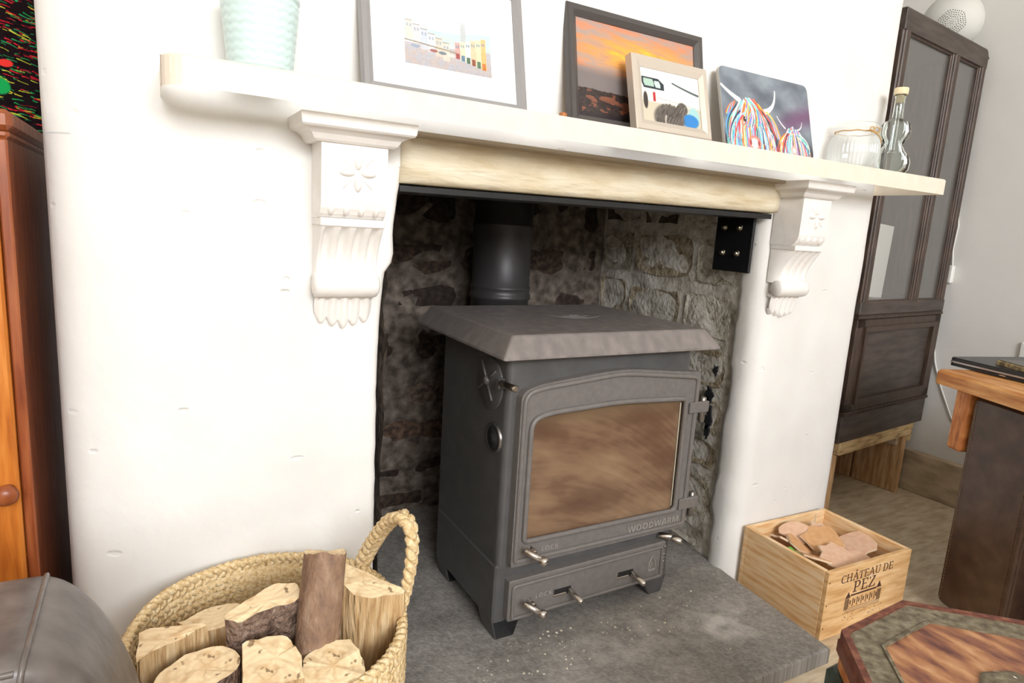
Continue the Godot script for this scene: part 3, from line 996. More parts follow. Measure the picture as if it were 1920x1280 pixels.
	tube(s, bent.call(rounded([Vector2(0.609, 0.091), Vector2(1.001, 0.095), Vector2(0.999, 0.167), Vector2(0.609, 0.161)], 0.006, 4), 0.0095), 0.0038, 8, true)
	obj("rim_bead", s, M.iron, ad)
	for x in [0.708, 0.876]:
		s = S()
		span(s, Vector3(x, 0.114, 0.0075), Vector3(x + 0.043, 0.130, 0.0087), 0.0004)
		obj("air_slot", s, M.groove, ad)
		s = S()
		span(s, Vector3(x - 0.002, 0.1135, 0.0078), Vector3(x + 0.032, 0.1185, 0.0096), 0.0006)
		obj("slider_plate", s, M.chrome, ad)
		s = S()
		rod(s, Vector3(x + 0.037, 0.123, 0.006), Vector3(x + 0.044, 0.113, 0.048), 0.0060)
		obj("air_lever", s, M.chrome, ad)
	knob.call(Vector3(0.648, 0.122, 0.008), "ash_door_knob", ad)
	lettering("LOCK", 0.0095, letters, ad, Transform3D(Basis(Vector3.BACK, 0.02), Vector3(0.682, 0.1275, 0.0085)), false, true, 0.002, "raised word by the latch", "lettering", 1.25)
	# flame badge
	s = S()
	tube(s, [Vector3(0.963, 0.120, 0.0085), Vector3(0.965, 0.134, 0.0085), Vector3(0.973, 0.150, 0.0085), Vector3(0.981, 0.135, 0.0085), Vector3(0.983, 0.121, 0.0085)], 0.0017, 6)
	tube(s, [Vector3(0.969, 0.122, 0.0085), Vector3(0.973, 0.134, 0.0085), Vector3(0.977, 0.122, 0.0085)], 0.0014, 6)
	span(s, Vector3(0.962, 0.1135, 0.0078), Vector3(0.984, 0.1185, 0.0098), 0.0005)
	obj("flame_badge", s, letters, ad)
	for y in [0.165, 0.147, 0.129, 0.111]:
		s = S()
		lathe(s, [[0.0045, 0.0], [0.0045, 0.002], [0.003, 0.0035], [0.0, 0.0035]], Vector3(1.0075, y, 0.0078), 10, 0.0, 0, Basis(Vector3.RIGHT, PI / 2))
		obj("screw", s, plain(C("807a75"), 0.35, 0.8), ad)
	s = S()
	rod(s, Vector3(1.000, 0.186, -0.012), Vector3(1.026, 0.186, 0.012), 0.0075)
	rod(s, Vector3(1.022, 0.186, 0.008), Vector3(1.036, 0.180, 0.03), 0.008)
	obj("latch_pin", s, M.chrome, t)
	# air wheel on the side: a round plate with spokes, a lever pin and a dial
	var out := Basis(Vector3.BACK, PI / 2)
	s = S()
	lathe(s, [[0.053, 0.0], [0.053, 0.0022], [0.051, 0.0035], [0.0, 0.0035]], Vector3(0.580, 0.558, -0.082), 36, 0.0, 0, out)
	var wh := obj("damper_plate", s, M.iron_side, t)
	s = S()
	var hub := Vector3(0.5755, 0.562, -0.090)
	for k in 4:
		var a := deg_to_rad(35.0 + 90.0 * k)
		rod(s, hub + Vector3(0, sin(a), cos(a)) * 0.006, hub + Vector3(0, sin(a), cos(a)) * 0.044, 0.0028, 6)
	lathe(s, [[0.009, -0.002], [0.009, 0.003], [0.006, 0.006], [0.0, 0.006]], hub, 16, 0.0, 0, out)
	obj("damper_spokes", s, plain(C("5d5a5a"), 0.35), wh)
	s = S()
	span(s, Vector3(0.566, 0.559, -0.036), Vector3(0.580, 0.580, -0.022), 0.002)
	var br := obj("lever_bracket", s, M.iron_side, t)
	s = S()
	rod(s, Vector3(0.571, 0.573, -0.024), Vector3(0.571, 0.575, 0.034), 0.0068)
	obj("lever_pin", s, M.chrome, br)
	s = S()
	lathe(s, [[0.031, 0.0], [0.031, 0.003], [0.029, 0.006], [0.026, 0.006], [0.024, 0.0035], [0.0, 0.0035]], Vector3(0.580, 0.455, -0.052), 32, 0.0, 0, out)
	var di := obj("thermostat_dial", s, plain(C("8d8a88"), 0.3, 0.9), t)
	s = S()
	lathe(s, [[0.0235, 0.003], [0.0235, 0.0045], [0.009, 0.005], [0.008, 0.008], [0.0, 0.008]], Vector3(0.580, 0.455, -0.052), 24, 0.0, 0, out)
	obj("dial_face", s, M.groove, di)
	# flue
	var f := thing("flue_pipe", "matt black round flue pipe rising behind the stove", "flue", Vector3(0.817, 0.45, -0.5), 0.0, "", true)
	s = S()
	rows = []
	for q in [[0.45, 0.077], [0.672, 0.077], [0.674, 0.0815], [0.684, 0.0815], [0.687, 0.0785], [0.699, 0.0785], [0.702, 0.0805], [0.706, 0.0805], [0.709, 0.0765], [0.842, 0.0765], [0.845, 0.0785], [0.860, 0.0785], [0.862, 0.0800], [0.867, 0.0800], [0.870, 0.0765], [1.046, 0.0765]]:
		rows.append([q[1], q[0]])
	lathe(s, rows, Vector3(0.817, 0, -0.5), 40)
	obj("pipe", s, M.pipe, f)
	s = S()
	rod(s, Vector3(0.817, 0.52, -0.312), Vector3(0.817, 0.52, -0.49), 0.07, 28)
	obj("rear_spigot", s, M.pipe, f)

func sooted_glass() -> StandardMaterial3D:
	var w := 384
	var h := 260
	var img := Image.create(w, h, false, Image.FORMAT_RGB8)
	var n := FastNoiseLite.new()
	n.seed = 5; n.frequency = 1.0; n.fractal_octaves = 4
	for y in h:
		for x in w:
			var u := float(x) / w
			var v := float(y) / h
			# soot wiped in sweeping bands, thicker at the foot and on the left
			var band := n.get_noise_2d(u * 1.5 + v * 0.6, v * 2.4 - u * 1.1)
			var streak := n.get_noise_2d(u * 2.0 + 9.0, v * 15.0 - u * 9.0 * u + 3.0)
			var t := 0.5 + 0.40 * band + 0.10 * streak
			t += 0.10 * smoothstep(0.75, 1.0, v) - 0.22 * exp(-pow((u - 0.62) / 0.34, 2) - pow((v - 0.80) / 0.12, 2)) - 0.15 * exp(-pow((u - 0.2) / 0.1, 2) - pow((v - 0.78) / 0.18, 2))
			t = clampf(t, 0.0, 1.0)
			var c := C("543a2d").lerp(C("745a47"), clampf(t * 2.0, 0, 1)).lerp(C("9c8164"), clampf(t * 2.0 - 0.8, 0, 1))
			c = c.lerp(C("6b5a44"), smoothstep(0.25, 0.0, v) * 0.6)
			img.set_pixel(x, y, c)
	var m := StandardMaterial3D.new()
	m.albedo_texture = ImageTexture.create_from_image(img)
	m.roughness = 0.16
	return m

# a flat three-strand plait along a path; side: the direction of its width
func plait(s: SurfaceTool, path: Array, side: Callable, width: float, r: float, pitch: float, phase := 0.0, closed := false, thick := 0.5, n := 6) -> void:
	var length := 0.0
	var at := [0.0]
	var m := path.size()
	for i in range(1, m + (1 if closed else 0)):
		length += path[i % m].distance_to(path[i - 1])
		at.append(length)
	var turns := length / pitch
	if closed: turns = roundf(turns)
	var steps := int(turns * 9)
	for k in 3:
		var pts := []
		var j := 0
		for i in (steps if closed else steps + 1):
			var d := length * i / steps
			while j < at.size() - 2 and at[j + 1] < d: j += 1
			var f: float = clampf((d - at[j]) / maxf(at[j + 1] - at[j], 1e-6), 0, 1)
			var a: Vector3 = path[j % m]
			var b: Vector3 = path[(j + 1) % m]
			var p := a.lerp(b, f)
			var t := (b - a).normalized()
			var w: Vector3 = side.call(p, t)
			var q := w.cross(t).normalized()
			var g := TAU * turns * i / steps + TAU * k / 3.0 + phase
			pts.append(p + w * sin(g) * width + q * sin(2.0 * g) * r * thick)
		tube(s, pts, r, n, closed)

func basket_and_logs() -> void:
	var t := thing("log_basket", "round plaited seagrass basket with a looped handle, full of split logs", "basket", Vector3(0.125, 0, 0.2), 0.0, "", true)
	var c := Vector3(0.125, 0, 0.2)
	var courses := 17
	for i in courses:
		var y := 0.012 + 0.0198 * i
		var r := 0.150 + 0.017 * sin(PI * 0.5 * minf(1.0, y / 0.3)) + 0.0015 * nz(i * 3.3, 0.0)
		var path := []
		for k in 72:
			var a := TAU * k / 72
			var rr := r + 0.003 * nz(cos(a) * 1.5, sin(a) * 1.5, y * 2.0)
			path.append(c + Vector3(cos(a) * rr, y + 0.004 * nz(cos(a), sin(a), 7.0), sin(a) * rr * 1.04))
		var s := S()
		plait(s, path, func(_p: Vector3, _t: Vector3) -> Vector3: return Vector3.UP, 0.0072, 0.0056, 0.036, i * 2.1, true, 0.55, 5)
		obj("plait_course", s, M.rope, t)
	var s := S()
	lathe(s, [[0.0, 0.004], [0.148, 0.004], [0.150, 0.02], [0.161, 0.15], [0.1665, 0.30], [0.1668, 0.325], [0.1675, 0.325], [0.1672, 0.30], [0.162, 0.15], [0.1512, 0.02], [0.149, 0.0], [0.0, 0.0]], c, 48)
	obj("lining", s, M.rope, t)
	# loop handle on the right
	var hp := []
	for q in [[0.266, 0.30, 0.092], [0.272, 0.335, 0.104], [0.280, 0.372, 0.122], [0.288, 0.412, 0.150], [0.294, 0.440, 0.176], [0.299, 0.455, 0.202], [0.303, 0.450, 0.224], [0.304, 0.425, 0.234], [0.301, 0.392, 0.236], [0.295, 0.352, 0.234], [0.286, 0.315, 0.232], [0.280, 0.29, 0.230]]:
		hp.append(Vector3(q[0], q[1], q[2]))
	var curve := Curve3D.new()
	for i in hp.size():
		var tn: Vector3 = (hp[mini(i + 1, hp.size() - 1)] - hp[maxi(i - 1, 0)]) / 6.0
		curve.add_point(hp[i], -tn, tn)
	var fine := []
	for i in 61: fine.append(curve.sample_baked(curve.get_baked_length() * i / 60.0))
	s = S()
	plait(s, fine, func(p: Vector3, tt: Vector3) -> Vector3:
		var w := Vector3(1.0, 0.0, 0.1).lerp(Vector3(0.55, 0.0, -0.85), smoothstep(0.17, 0.235, p.z))
		return (w - tt * w.dot(tt)).normalized(), 0.0085, 0.0060, 0.045, 0.0, false, 0.55, 7)
	obj("handle", s, M.rope, t)
	# logs: end centre, foot, outline round the axis (x right, y towards the viewer; third value: the edge that follows is bark)
	var ring_tex := rings()
	firewood("wedge split log with pale three-cornered end, leftmost in the basket", Vector3(0.006, 0.352, 0.202), Vector3(0.022, 0.03, 0.19), [[-0.032, -0.026, 1], [0.046, 0.002, 0], [0.004, 0.016, 0], [-0.034, 0.034, 0]], M.bark, ring_tex, Vector2(-0.03, 0.05))
	firewood("rough split log half hidden behind the left wedge log", Vector3(0.058, 0.330, 0.150), Vector3(0.068, 0.03, 0.15), [[-0.042, -0.010, 0], [0.0, -0.030, 0], [0.034, -0.022, 1], [0.030, 0.022, 1], [-0.012, 0.028, 0]], M.split, ring_tex, Vector2(0.0, -0.04))
	firewood("half-round log with dark bark, left of the tall bark-covered log", Vector3(0.114, 0.385, 0.226), Vector3(0.126, 0.03, 0.19), [[-0.048, 0.004, 0], [0.014, -0.028, 0], [0.042, -0.024, 1], [0.038, 0.012, 1], [0.002, 0.016, 1], [-0.036, 0.026, 1]], M.bark, ring_tex, Vector2(0.0, -0.05))
	firewood("tall round log covered in smooth reddish bark, leaning upright in the basket", Vector3(0.186, 0.440, 0.232), Vector3(0.128, 0.10, 0.345), [[-0.023, -0.014, 1], [0.0, -0.027, 1], [0.023, -0.014, 1], [0.023, 0.014, 1], [0.0, 0.027, 1], [-0.023, 0.014, 1]], M.bark_red, ring_tex, Vector2.ZERO)
	firewood("split log with pale half-moon end under the basket handle", Vector3(0.240, 0.384, 0.226), Vector3(0.222, 0.04, 0.185), [[-0.018, -0.046, 0], [0.044, 0.030, 1], [0.020, 0.040, 1], [-0.014, 0.028, 1], [-0.038, -0.008, 1], [-0.036, -0.036, 1]], M.split, ring_tex, Vector2(0.0, -0.01))
	firewood("round-ended log with dark knots at the front left of the basket", Vector3(0.032, 0.348, 0.274), Vector3(0.045, 0.03, 0.25), [[-0.046, 0.012, 1], [-0.032, -0.018, 1], [-0.004, -0.030, 1], [0.030, -0.026, 1], [0.045, 0.0, 1], [0.032, 0.030, 1], [-0.026, 0.038, 0]], M.bark, ring_tex, Vector2(0.01, 0.0))
	firewood("split log with reddish streak at the front centre of the basket", Vector3(0.106, 0.362, 0.310), Vector3(0.105, 0.03, 0.27), [[-0.026, -0.034, 0], [0.002, -0.038, 1], [0.026, -0.022, 1], [0.032, 0.014, 0], [0.030, 0.040, 0], [-0.034, 0.040, 0]], M.bark, ring_tex, Vector2(-0.01, 0.03))
	firewood("log with smooth pale rounded end at the front right of the basket", Vector3(0.175, 0.342, 0.322), Vector3(0.165, 0.03, 0.28), [[-0.036, -0.004, 1], [-0.022, -0.030, 1], [0.030, -0.036, 0], [0.036, 0.004, 0], [0.028, 0.036, 0], [-0.040, 0.036, 1]], M.split, ring_tex, Vector2(0.0, 0.0))

func rings() -> ImageTexture:
	var n := 192
	var img := Image.create(n, n, false, Image.FORMAT_RGB8)
	for y in n:
		for x in n:
			var u := (x - n * 0.5) / n
			var v := (y - n * 0.5) / n
			var r := sqrt(u * u + v * v) + 0.03 * nz(u * 5.0, v * 5.0, 2.0)
			var k := 0.5 + 0.5 * sin(r * 105.0 + 2.0 * nz(u * 9.0, v * 9.0))
			var c := C("f2dcb4").lerp(C("dcbb8a"), 0.35 * k)
			c = c.lerp(C("c39a69"), clampf(0.9 * nz(u * 6.0, v * 6.0, 5.0) - 0.05, 0, 0.55))
			c = c.lerp(C("c79b68"), smoothstep(0.10, 0.0, r) * 0.4)
			var a := atan2(v, u)
			c = c.lerp(C("9b7a55"), 0.22 * smoothstep(0.92, 1.0, absf(sin(a * 2.5 + nz(r * 12.0, 3.0) * 1.2))) * smoothstep(0.3, 0.05, r))
			c = c.lerp(C("5b4028"), smoothstep(0.46, 0.54, nz(u * 9.0, v * 9.0, 11.0)) * 0.6)
			img.set_pixel(x, y, c)
	return ImageTexture.create_from_image(img)

func firewood(label: String, e: Vector3, b: Vector3, outline: Array, bark_m: Material, ring_tex: Texture2D, pith: Vector2) -> void:
	var t := thing("firewood_log", label, "log", b, 0.0, "split logs in the seagrass basket", true)
	var axis := (e - b).normalized()
	var right := (Vector3.RIGHT - axis * axis.x).normalized()
	var front := right.cross(axis)
	var pts := []
	var is_bark := []
	var m := outline.size()
	for i in m:
		var p := Vector2(outline[i][0], outline[i][1])
		var q := Vector2(outline[(i + 1) % m][0], outline[(i + 1) % m][1])
		var o := Vector2(outline[(i - 1 + m) % m][0], outline[(i - 1 + m) % m][1])
		var qq := Vector2(outline[(i + 2) % m][0], outline[(i + 2) % m][1])
		for k in 5:
			var f := k / 5.0
			var v := p.lerp(q, f)
			if outline[i][2] == 1: v = p.cubic_interpolate(q, o, qq, f)
			pts.append(v)
			is_bark.append(outline[i][2] == 1)
	var sd := rng.randf() * 40.0
	var rows := []
	var levels := 12
	for i in levels + 1:
		var f := float(i) / levels
		var row := PackedVector3Array()
		for j in pts.size():
			var v: Vector2 = pts[j]
			var k := 1.0 + 0.10 * nz(v.x * 30.0 + sd, v.y * 30.0, f * 2.0) + (0.05 * nz(j * 1.7 + sd, f * 0.8) if not is_bark[j] else 0.04 * nz(j * 2.3, f * 9.0 + sd))
			if i == levels: k *= 0.985
			row.append(b.lerp(e, f) + right * v.x * k + front * v.y * k + axis * (0.006 * nz(v.x * 25 + sd, v.y * 25, 3.0) if i == levels else 0.0))
		rows.append(row)
	var sb := S()
	var sp := S()
	var nb := 0
	var np := 0
	for i in levels:
		for j in pts.size():
			var k := (j + 1) % pts.size()
			var s := sb if is_bark[j] else sp
			if is_bark[j]: nb += 1
			else: np += 1
			quad(s, rows[i][k], rows[i][j], rows[i + 1][j], rows[i + 1][k])
	if label.begins_with("tall round"):
		var sk := S()
		var kc := b.lerp(e, 0.62)
		var kd := (front * 0.92 + right * 0.4).normalized()
		var kx := axis.cross(kd).normalized()
		var loop := []
		for i in 16: loop.append(kc + kd * 0.0262 + (kx * cos(TAU * i / 16) * 0.006 + axis * sin(TAU * i / 16) * 0.008))
		tube(sk, loop, 0.0014, 6, true)
		obj("knot", sk, M.card_edge, t, "pale oval knot")
	if np: obj("split_face", sp, M.split, t)
	if nb: obj("bark", sb, bark_m, t)
	var se := S(FLAT)
	var ring_row: PackedVector3Array = rows[levels]
	var ce := Vector3.ZERO
	for p in ring_row: ce += p
	ce /= ring_row.size()
	for j in pts.size():
		var k := (j + 1) % pts.size()
		for p in [ce, ring_row[j], ring_row[k]]:
			var d: Vector3 = p - e
			se.set_uv(Vector2(0.5 + (d.dot(right) - pith.x) / 0.16, 0.5 + (d.dot(front) - pith.y) / 0.16))
			se.add_vertex(p)
	var em := StandardMaterial3D.new()
	em.albedo_texture = ring_tex
	em.roughness = 0.8
	obj("cut_end", se, em, t)

func wine_crate() -> void:
	var t := thing("wine_crate", "open pale wooden wine crate with printed front, beside the slate hearth", "crate", Vector3(1.264, 0.001, 0.246), deg_to_rad(-2.0))
	var w := 0.298
	var d := 0.238
	var h := 0.165
	var k := 0.011
	var s := S()
	cbox(s, Vector3(w / 2, k / 2, -d / 2), Vector3(w - 2 * k, k, d - 2 * k), 0.001)
	obj("bottom_board", s, M.crate, t)
	s = S()
	cbox(s, Vector3(w / 2, h / 2, -k / 2), Vector3(w, h, k), 0.0012)
	var fr := obj("front_board", s, M.crate_front, t, "front board with dark printed lettering")
	s = S()
	cbox(s, Vector3(w / 2, h / 2, -d + k / 2), Vector3(w, h, k), 0.0012)
	obj("back_board", s, M.crate, t)
	for x in [k / 2, w - k / 2]:
		s = S()
		cbox(s, Vector3(x, h / 2, -d / 2), Vector3(k, h, d - 2 * k), 0.0012)
		obj("side_board", s, M.crate, t)
	for x in [k + 0.02, w - k - 0.035]:
		s = S()
		cbox(s, Vector3(x, h / 2 + 0.02, -d + k + 0.0008), Vector3(0.0035, h - 0.05, 0.0016), 0.0004)
		obj("groove_strip", s, M.card_edge, t)
	for y in [0.03, 0.085, 0.14]:
		s = S()
		lathe(s, [[0.0018, 0.0], [0.0016, 0.0006], [0.0, 0.0007]], Vector3(0.006, y, 0.0), 8, 0.0, 0, Basis(Vector3.RIGHT, PI / 2))
		obj("nail_head", s, M.ink, t)
	var pr := func(text: String, hh: float, x: float, y: float, wide := 1.0) -> void:
		lettering(text, hh, M.ink, fr, Transform3D(Basis.IDENTITY, Vector3(x, y, 0.0002)), true, false, 0.0004, "", "printed_lettering", wide)
	pr.call("CHÂTEAU DE", 0.0190, 0.138, 0.139, 1.12)
	pr.call("PEZ", 0.0270, 0.132, 0.112, 1.2)
	# the printed line between two turrets over an engraved house front
	s = S()
	span(s, Vector3(0.088, 0.0905, -0.0001), Vector3(0.180, 0.0945, 0.0004), 0.0001)
	prism(s, [Vector2(0.070, 0.088), Vector2(0.088, 0.088), Vector2(0.079, 0.103)], -0.0001, 0.0004)
	prism(s, [Vector2(0.180, 0.092), Vector2(0.198, 0.092), Vector2(0.189, 0.108)], -0.0001, 0.0004)
	for i in 7:
		var x := 0.082 + 0.0155 * i
		span(s, Vector3(x, 0.064, -0.0001), Vector3(x + 0.0025, 0.084, 0.0004), 0.0001)
		span(s, Vector3(x + 0.006, 0.070, -0.0001), Vector3(x + 0.0095, 0.080, 0.0004), 0.0001)
	for x in [0.070, 0.186]:
		for j in 6: span(s, Vector3(x + 0.0024 * j, 0.058 + 0.002 * (j % 2), -0.0001), Vector3(x + 0.0012 + 0.0024 * j, 0.087, 0.0004), 0.0001)
	for j in 3: span(s, Vector3(0.074, 0.0515 + 0.0042 * j, -0.0001), Vector3(0.2, 0.0525 + 0.0042 * j, 0.0003), 0.0001)
	obj("printed_engraving", s, M.ink, fr)
	s = S()
	for j in 40:
		var p := Vector3(rng.randf_range(0.07, 0.21), rng.randf_range(0.028, 0.05), 0.0)
		span(s, p - Vector3(0.0012, 0.0006, 0.0001), p + Vector3(0.0012, 0.0006, 0.0003), 0.0001)
	obj("printed_stippling", s, M.ink, fr)
	# torn cardboard
	var spots := [
		["large tan torn cardboard piece lying uppermost in the middle of the crate", 0.150, 0.148, -0.125, 0.062, 0.2, 0.25, 0.1, 0],
		["pale pinkish cardboard piece at the front of the crate, torn to a point", 0.120, 0.143, -0.060, 0.058, -0.2, 0.30, -0.15, 1],
		["tan cardboard piece leaning along the crate's left side", 0.062, 0.143, -0.085, 0.055, 0.9, 0.15, -0.35, 0],
		["wide pale cardboard piece at the crate's right, its edge turned up", 0.228, 0.136, -0.095, 0.060, 0.1, -0.1, 0.22, 1],
		["narrow pale cardboard strip under the pointed piece by the front board", 0.165, 0.132, -0.040, 0.048, 0.5, 0.2, 0.05, 1],
		["small cardboard scrap with torn fluted edge, left of centre in the crate", 0.090, 0.140, -0.145, 0.042, 0.3, 0.35, -0.2, 0],
		["pale cardboard scrap lying near the back of the crate", 0.115, 0.150, -0.175, 0.046, -0.6, 0.4, 0.1, 1],
		["small pinkish cardboard scrap standing against the crate's far right", 0.200, 0.136, -0.168, 0.040, 0.2, 0.8, 0.0, 1],
		["dull cardboard scrap tilted at the crate's back left", 0.070, 0.134, -0.180, 0.040, 0.7, 0.3, -0.6, 1]]
	var basis := t.transform
	for q in spots:
		var poly := []
		var sd := rng.randf() * 30.0
		for i in 14:
			var a := TAU * i / 14
			var r: float = q[4] * 1.22 * (0.72 + 0.36 * nz(cos(a) * 1.4 + sd, sin(a) * 1.4)) * (1.0 if i % 2 else 0.96)
			poly.append(Vector2(cos(a) * r * 1.1, sin(a) * r * 0.85))
		var o := thing("torn_cardboard", q[0], "cardboard", basis * Vector3(q[1], q[2] + 0.004, q[3]), 0.0, "torn cardboard in the wine crate")
		o.rotation = Vector3(q[6], q[5] - 0.035, q[7])
		s = S()
		prism(s, poly, 0.0, 0.0012, 0.0, Transform3D(Basis(Vector3.RIGHT, -PI / 2), Vector3(0, 0.002, 0)))
		prism(s, poly, 0.0, 0.0010, 0.0, Transform3D(Basis(Vector3.RIGHT, -PI / 2), Vector3(0, -0.0022, 0)))
		obj("liner_sheet", s, M.card_pale if q[8] == 1 else M.card, o)
		s = S()
		var flute := PackedVector2Array(poly)
		prism(s, Array(inset(flute if not Geometry2D.is_polygon_clockwise(flute) else flute, -0.0012)), 0.0, 0.0032, 0.0, Transform3D(Basis(Vector3.RIGHT, -PI / 2), Vector3(0, -0.0012, 0)))
		obj("fluting", s, M.card_edge, o, "torn pale edge")
	var g := thing("green_lid", "bright green round plastic lid in the wine crate's left side", "lid", basis * Vector3(0.033, 0.140, -0.120))
	g.rotation = Vector3(0.5, 0, -0.5)
	s = S()
	lathe(s, [[0.0, 0.0], [0.017, 0.0], [0.0185, 0.002], [0.0185, 0.008], [0.016, 0.010], [0.0, 0.0105]], Vector3.ZERO, 24)
	obj("cap", s, plain(C("5fbf2f"), 0.35), g)
	s = S()
	lathe(s, [[0.0188, 0.0022], [0.0195, 0.003], [0.0195, 0.005], [0.0188, 0.0058]], Vector3.ZERO, 24)
	obj("rim", s, plain(C("4fa827"), 0.4), g)

# ---------------------------------------------------------------- pictures
func blot(img: Image, x: float, y: float, rx: float, ry: float, c: Color, a := 1.0) -> void:
	var w := img.get_width()
	var h := img.get_height()
	for j in range(maxi(0, int(y - ry)), mini(h, int(y + ry) + 2)):
		for i in range(maxi(0, int(x - rx)), mini(w, int(x + rx) + 2)):
			var d := pow((i + 0.5 - x) / rx, 2) + pow((j + 0.5 - y) / ry, 2)
			if d < 1.0: img.set_pixel(i, j, img.get_pixel(i, j).lerp(c, a * minf(1.0, (1.0 - d) * 3.0)))

func brush(img: Image, a: Vector2, b: Vector2, c: Vector2, w0: float, w1: float, col: Color, alpha := 1.0) -> void:
	var n := int(maxf(4.0, (a.distance_to(b) + b.distance_to(c)) / maxf(0.7, minf(w0, w1) * 0.5)))
	for i in n + 1:
		var t := float(i) / n
		var p := a.lerp(b, t).lerp(b.lerp(c, t), t)
		var w := maxf(0.6, lerpf(w0, w1, t))
		blot(img, p.x, p.y, w, w, col, alpha)

func picture(w: int, h: int, paint: Callable) -> StandardMaterial3D:
	var img := Image.create(w, h, false, Image.FORMAT_RGB8)
	paint.call(img, w, h)
	var m := StandardMaterial3D.new()
	m.albedo_texture = ImageTexture.create_from_image(img)
	m.roughness = 0.35
	return m

func paint_sunset(img: Image, w: int, h: int) -> void:
	for y in h:
		for x in w:
			var u := float(x) / w
			var v := float(y) / h
			var cl := nz(u * 3.0 + v * 2.0, v * 14.0 - u * 2.5, 1.0) + 0.5 * nz(u * 9.0, v * 30.0 - u * 5.0, 2.0)
			var c := C("a89690").lerp(C("d98763"), smoothstep(-0.45, 0.55, cl))
			var glow := exp(-pow((u - 0.60) / 0.40, 2) - pow((v - 0.30 - 0.05 * u) / 0.15, 2))
			c = c.lerp(C("ff7a2a"), glow * 0.8).lerp(C("ffd23a"), clampf(glow * (0.7 + 1.0 * cl), 0, 1))
			c = c.lerp(C("7a716f"), smoothstep(0.42, 0.56, v - 0.08 * u))
			if v > 0.70 + 0.04 * u + 0.01 * nz(u * 20.0, 4.0):
				c = C("6d4636").lerp(C("8b5540"), 0.5 + 0.8 * nz(u * 8.0, v * 30.0, 6.0))
				if nz(u * 7.0, v * 12.0, 9.0) + (0.34 - u) * 1.1 + (v - 0.8) * 0.5 > 0.0: c = C("3f3330").lerp(C("2c2423"), clampf(0.5 + nz(u * 30.0, v * 30.0), 0, 1))
				if v > 0.95 - 0.06 * maxf(0.0, nz(u * 25.0, 12.0)): c = C("2a2326")
			img.set_pixel(x, y, c)

func paint_town(img: Image, w: int, h: int) -> void:
	img.fill(C("dfe9ec"))
	for y in h:
		for x in w:
			var v := float(y) / h
			var u := float(x) / w
			if v > 0.26 + 0.07 * sin(u * 4.0) and v < 0.55: img.set_pixel(x, y, C("a9cdd0").lerp(C("b9cdb6"), clampf(v * 2.0 - 0.4 + 0.4 * nz(u * 9, v * 9), 0, 1)))
			if v > 0.62 - 0.12 * maxf(0.0, u - 0.3): img.set_pixel(x, y, C("a5a7b2").lerp(C("b4a39a"), clampf(0.5 + nz(u * 9, v * 9), 0, 1)))
	# a terrace climbing on the left, another in strong colours on the right, a low wall and a roadway between
	var cols := ["d9c3b4", "cdbfc4", "b5bccd", "c9cdd4", "c4b7a6", "d0bfae"]
	for i in 6:
		var x := 4 + i * 21
		img.fill_rect(Rect2i(x, 38 + i * 9, 20, 52), C(cols[i]))
		for k in 2: img.fill_rect(Rect2i(x + 3 + 9 * k, 46 + i * 9, 5, 9), C("8f98a4"))
		img.fill_rect(Rect2i(x, 36 + i * 9, 20, 3), C("8d8378"))
	img.fill_rect(Rect2i(164, 18, 16, 60), C("a9aeb0"))
	img.fill_rect(Rect2i(166, 12, 4, 6), C("a0a5a8")); img.fill_rect(Rect2i(174, 12, 4, 6), C("a0a5a8"))
	var shops := ["c98d86", "e7dca7", "dfe0d2", "d7b58c", "c7cf9d", "e9a65e"]
	for i in 6:
		var x := 146 + i * 16
		img.fill_rect(Rect2i(x, 74 - i * 5, 15, 48 + i * 9), C(shops[i]))
		img.fill_rect(Rect2i(x + 2, 106 + i * 3, 11, 16 + i), C(["8a3a34", "4f6d86", "3d5b43", "7a3d2a", "45614a", "b9682a"][i]))
		for k in 2: img.fill_rect(Rect2i(x + 2 + 6 * k, 82 - i * 4, 4, 8), C("77808a"))
	for i in 5: blot(img, 30 + i * 26, 108 + i * 2, 13, 5, C(["7f8fa8", "b7b9c0", "8c4f48", "5e6872", "c9c6bd"][i]))
	for x in 150: img.fill_rect(Rect2i(x, 92 + x / 12, 1, 4), C("857a66"))
	# pale print; glare on its glass put into the colours, most at the top
	for y in h:
		for x in w: img.set_pixel(x, y, img.get_pixel(x, y).lerp(C("fbfbfa"), 0.06 + 0.25 * (1.0 - float(y) / h) + 0.1 * nz(x * 0.1, y * 0.1)))

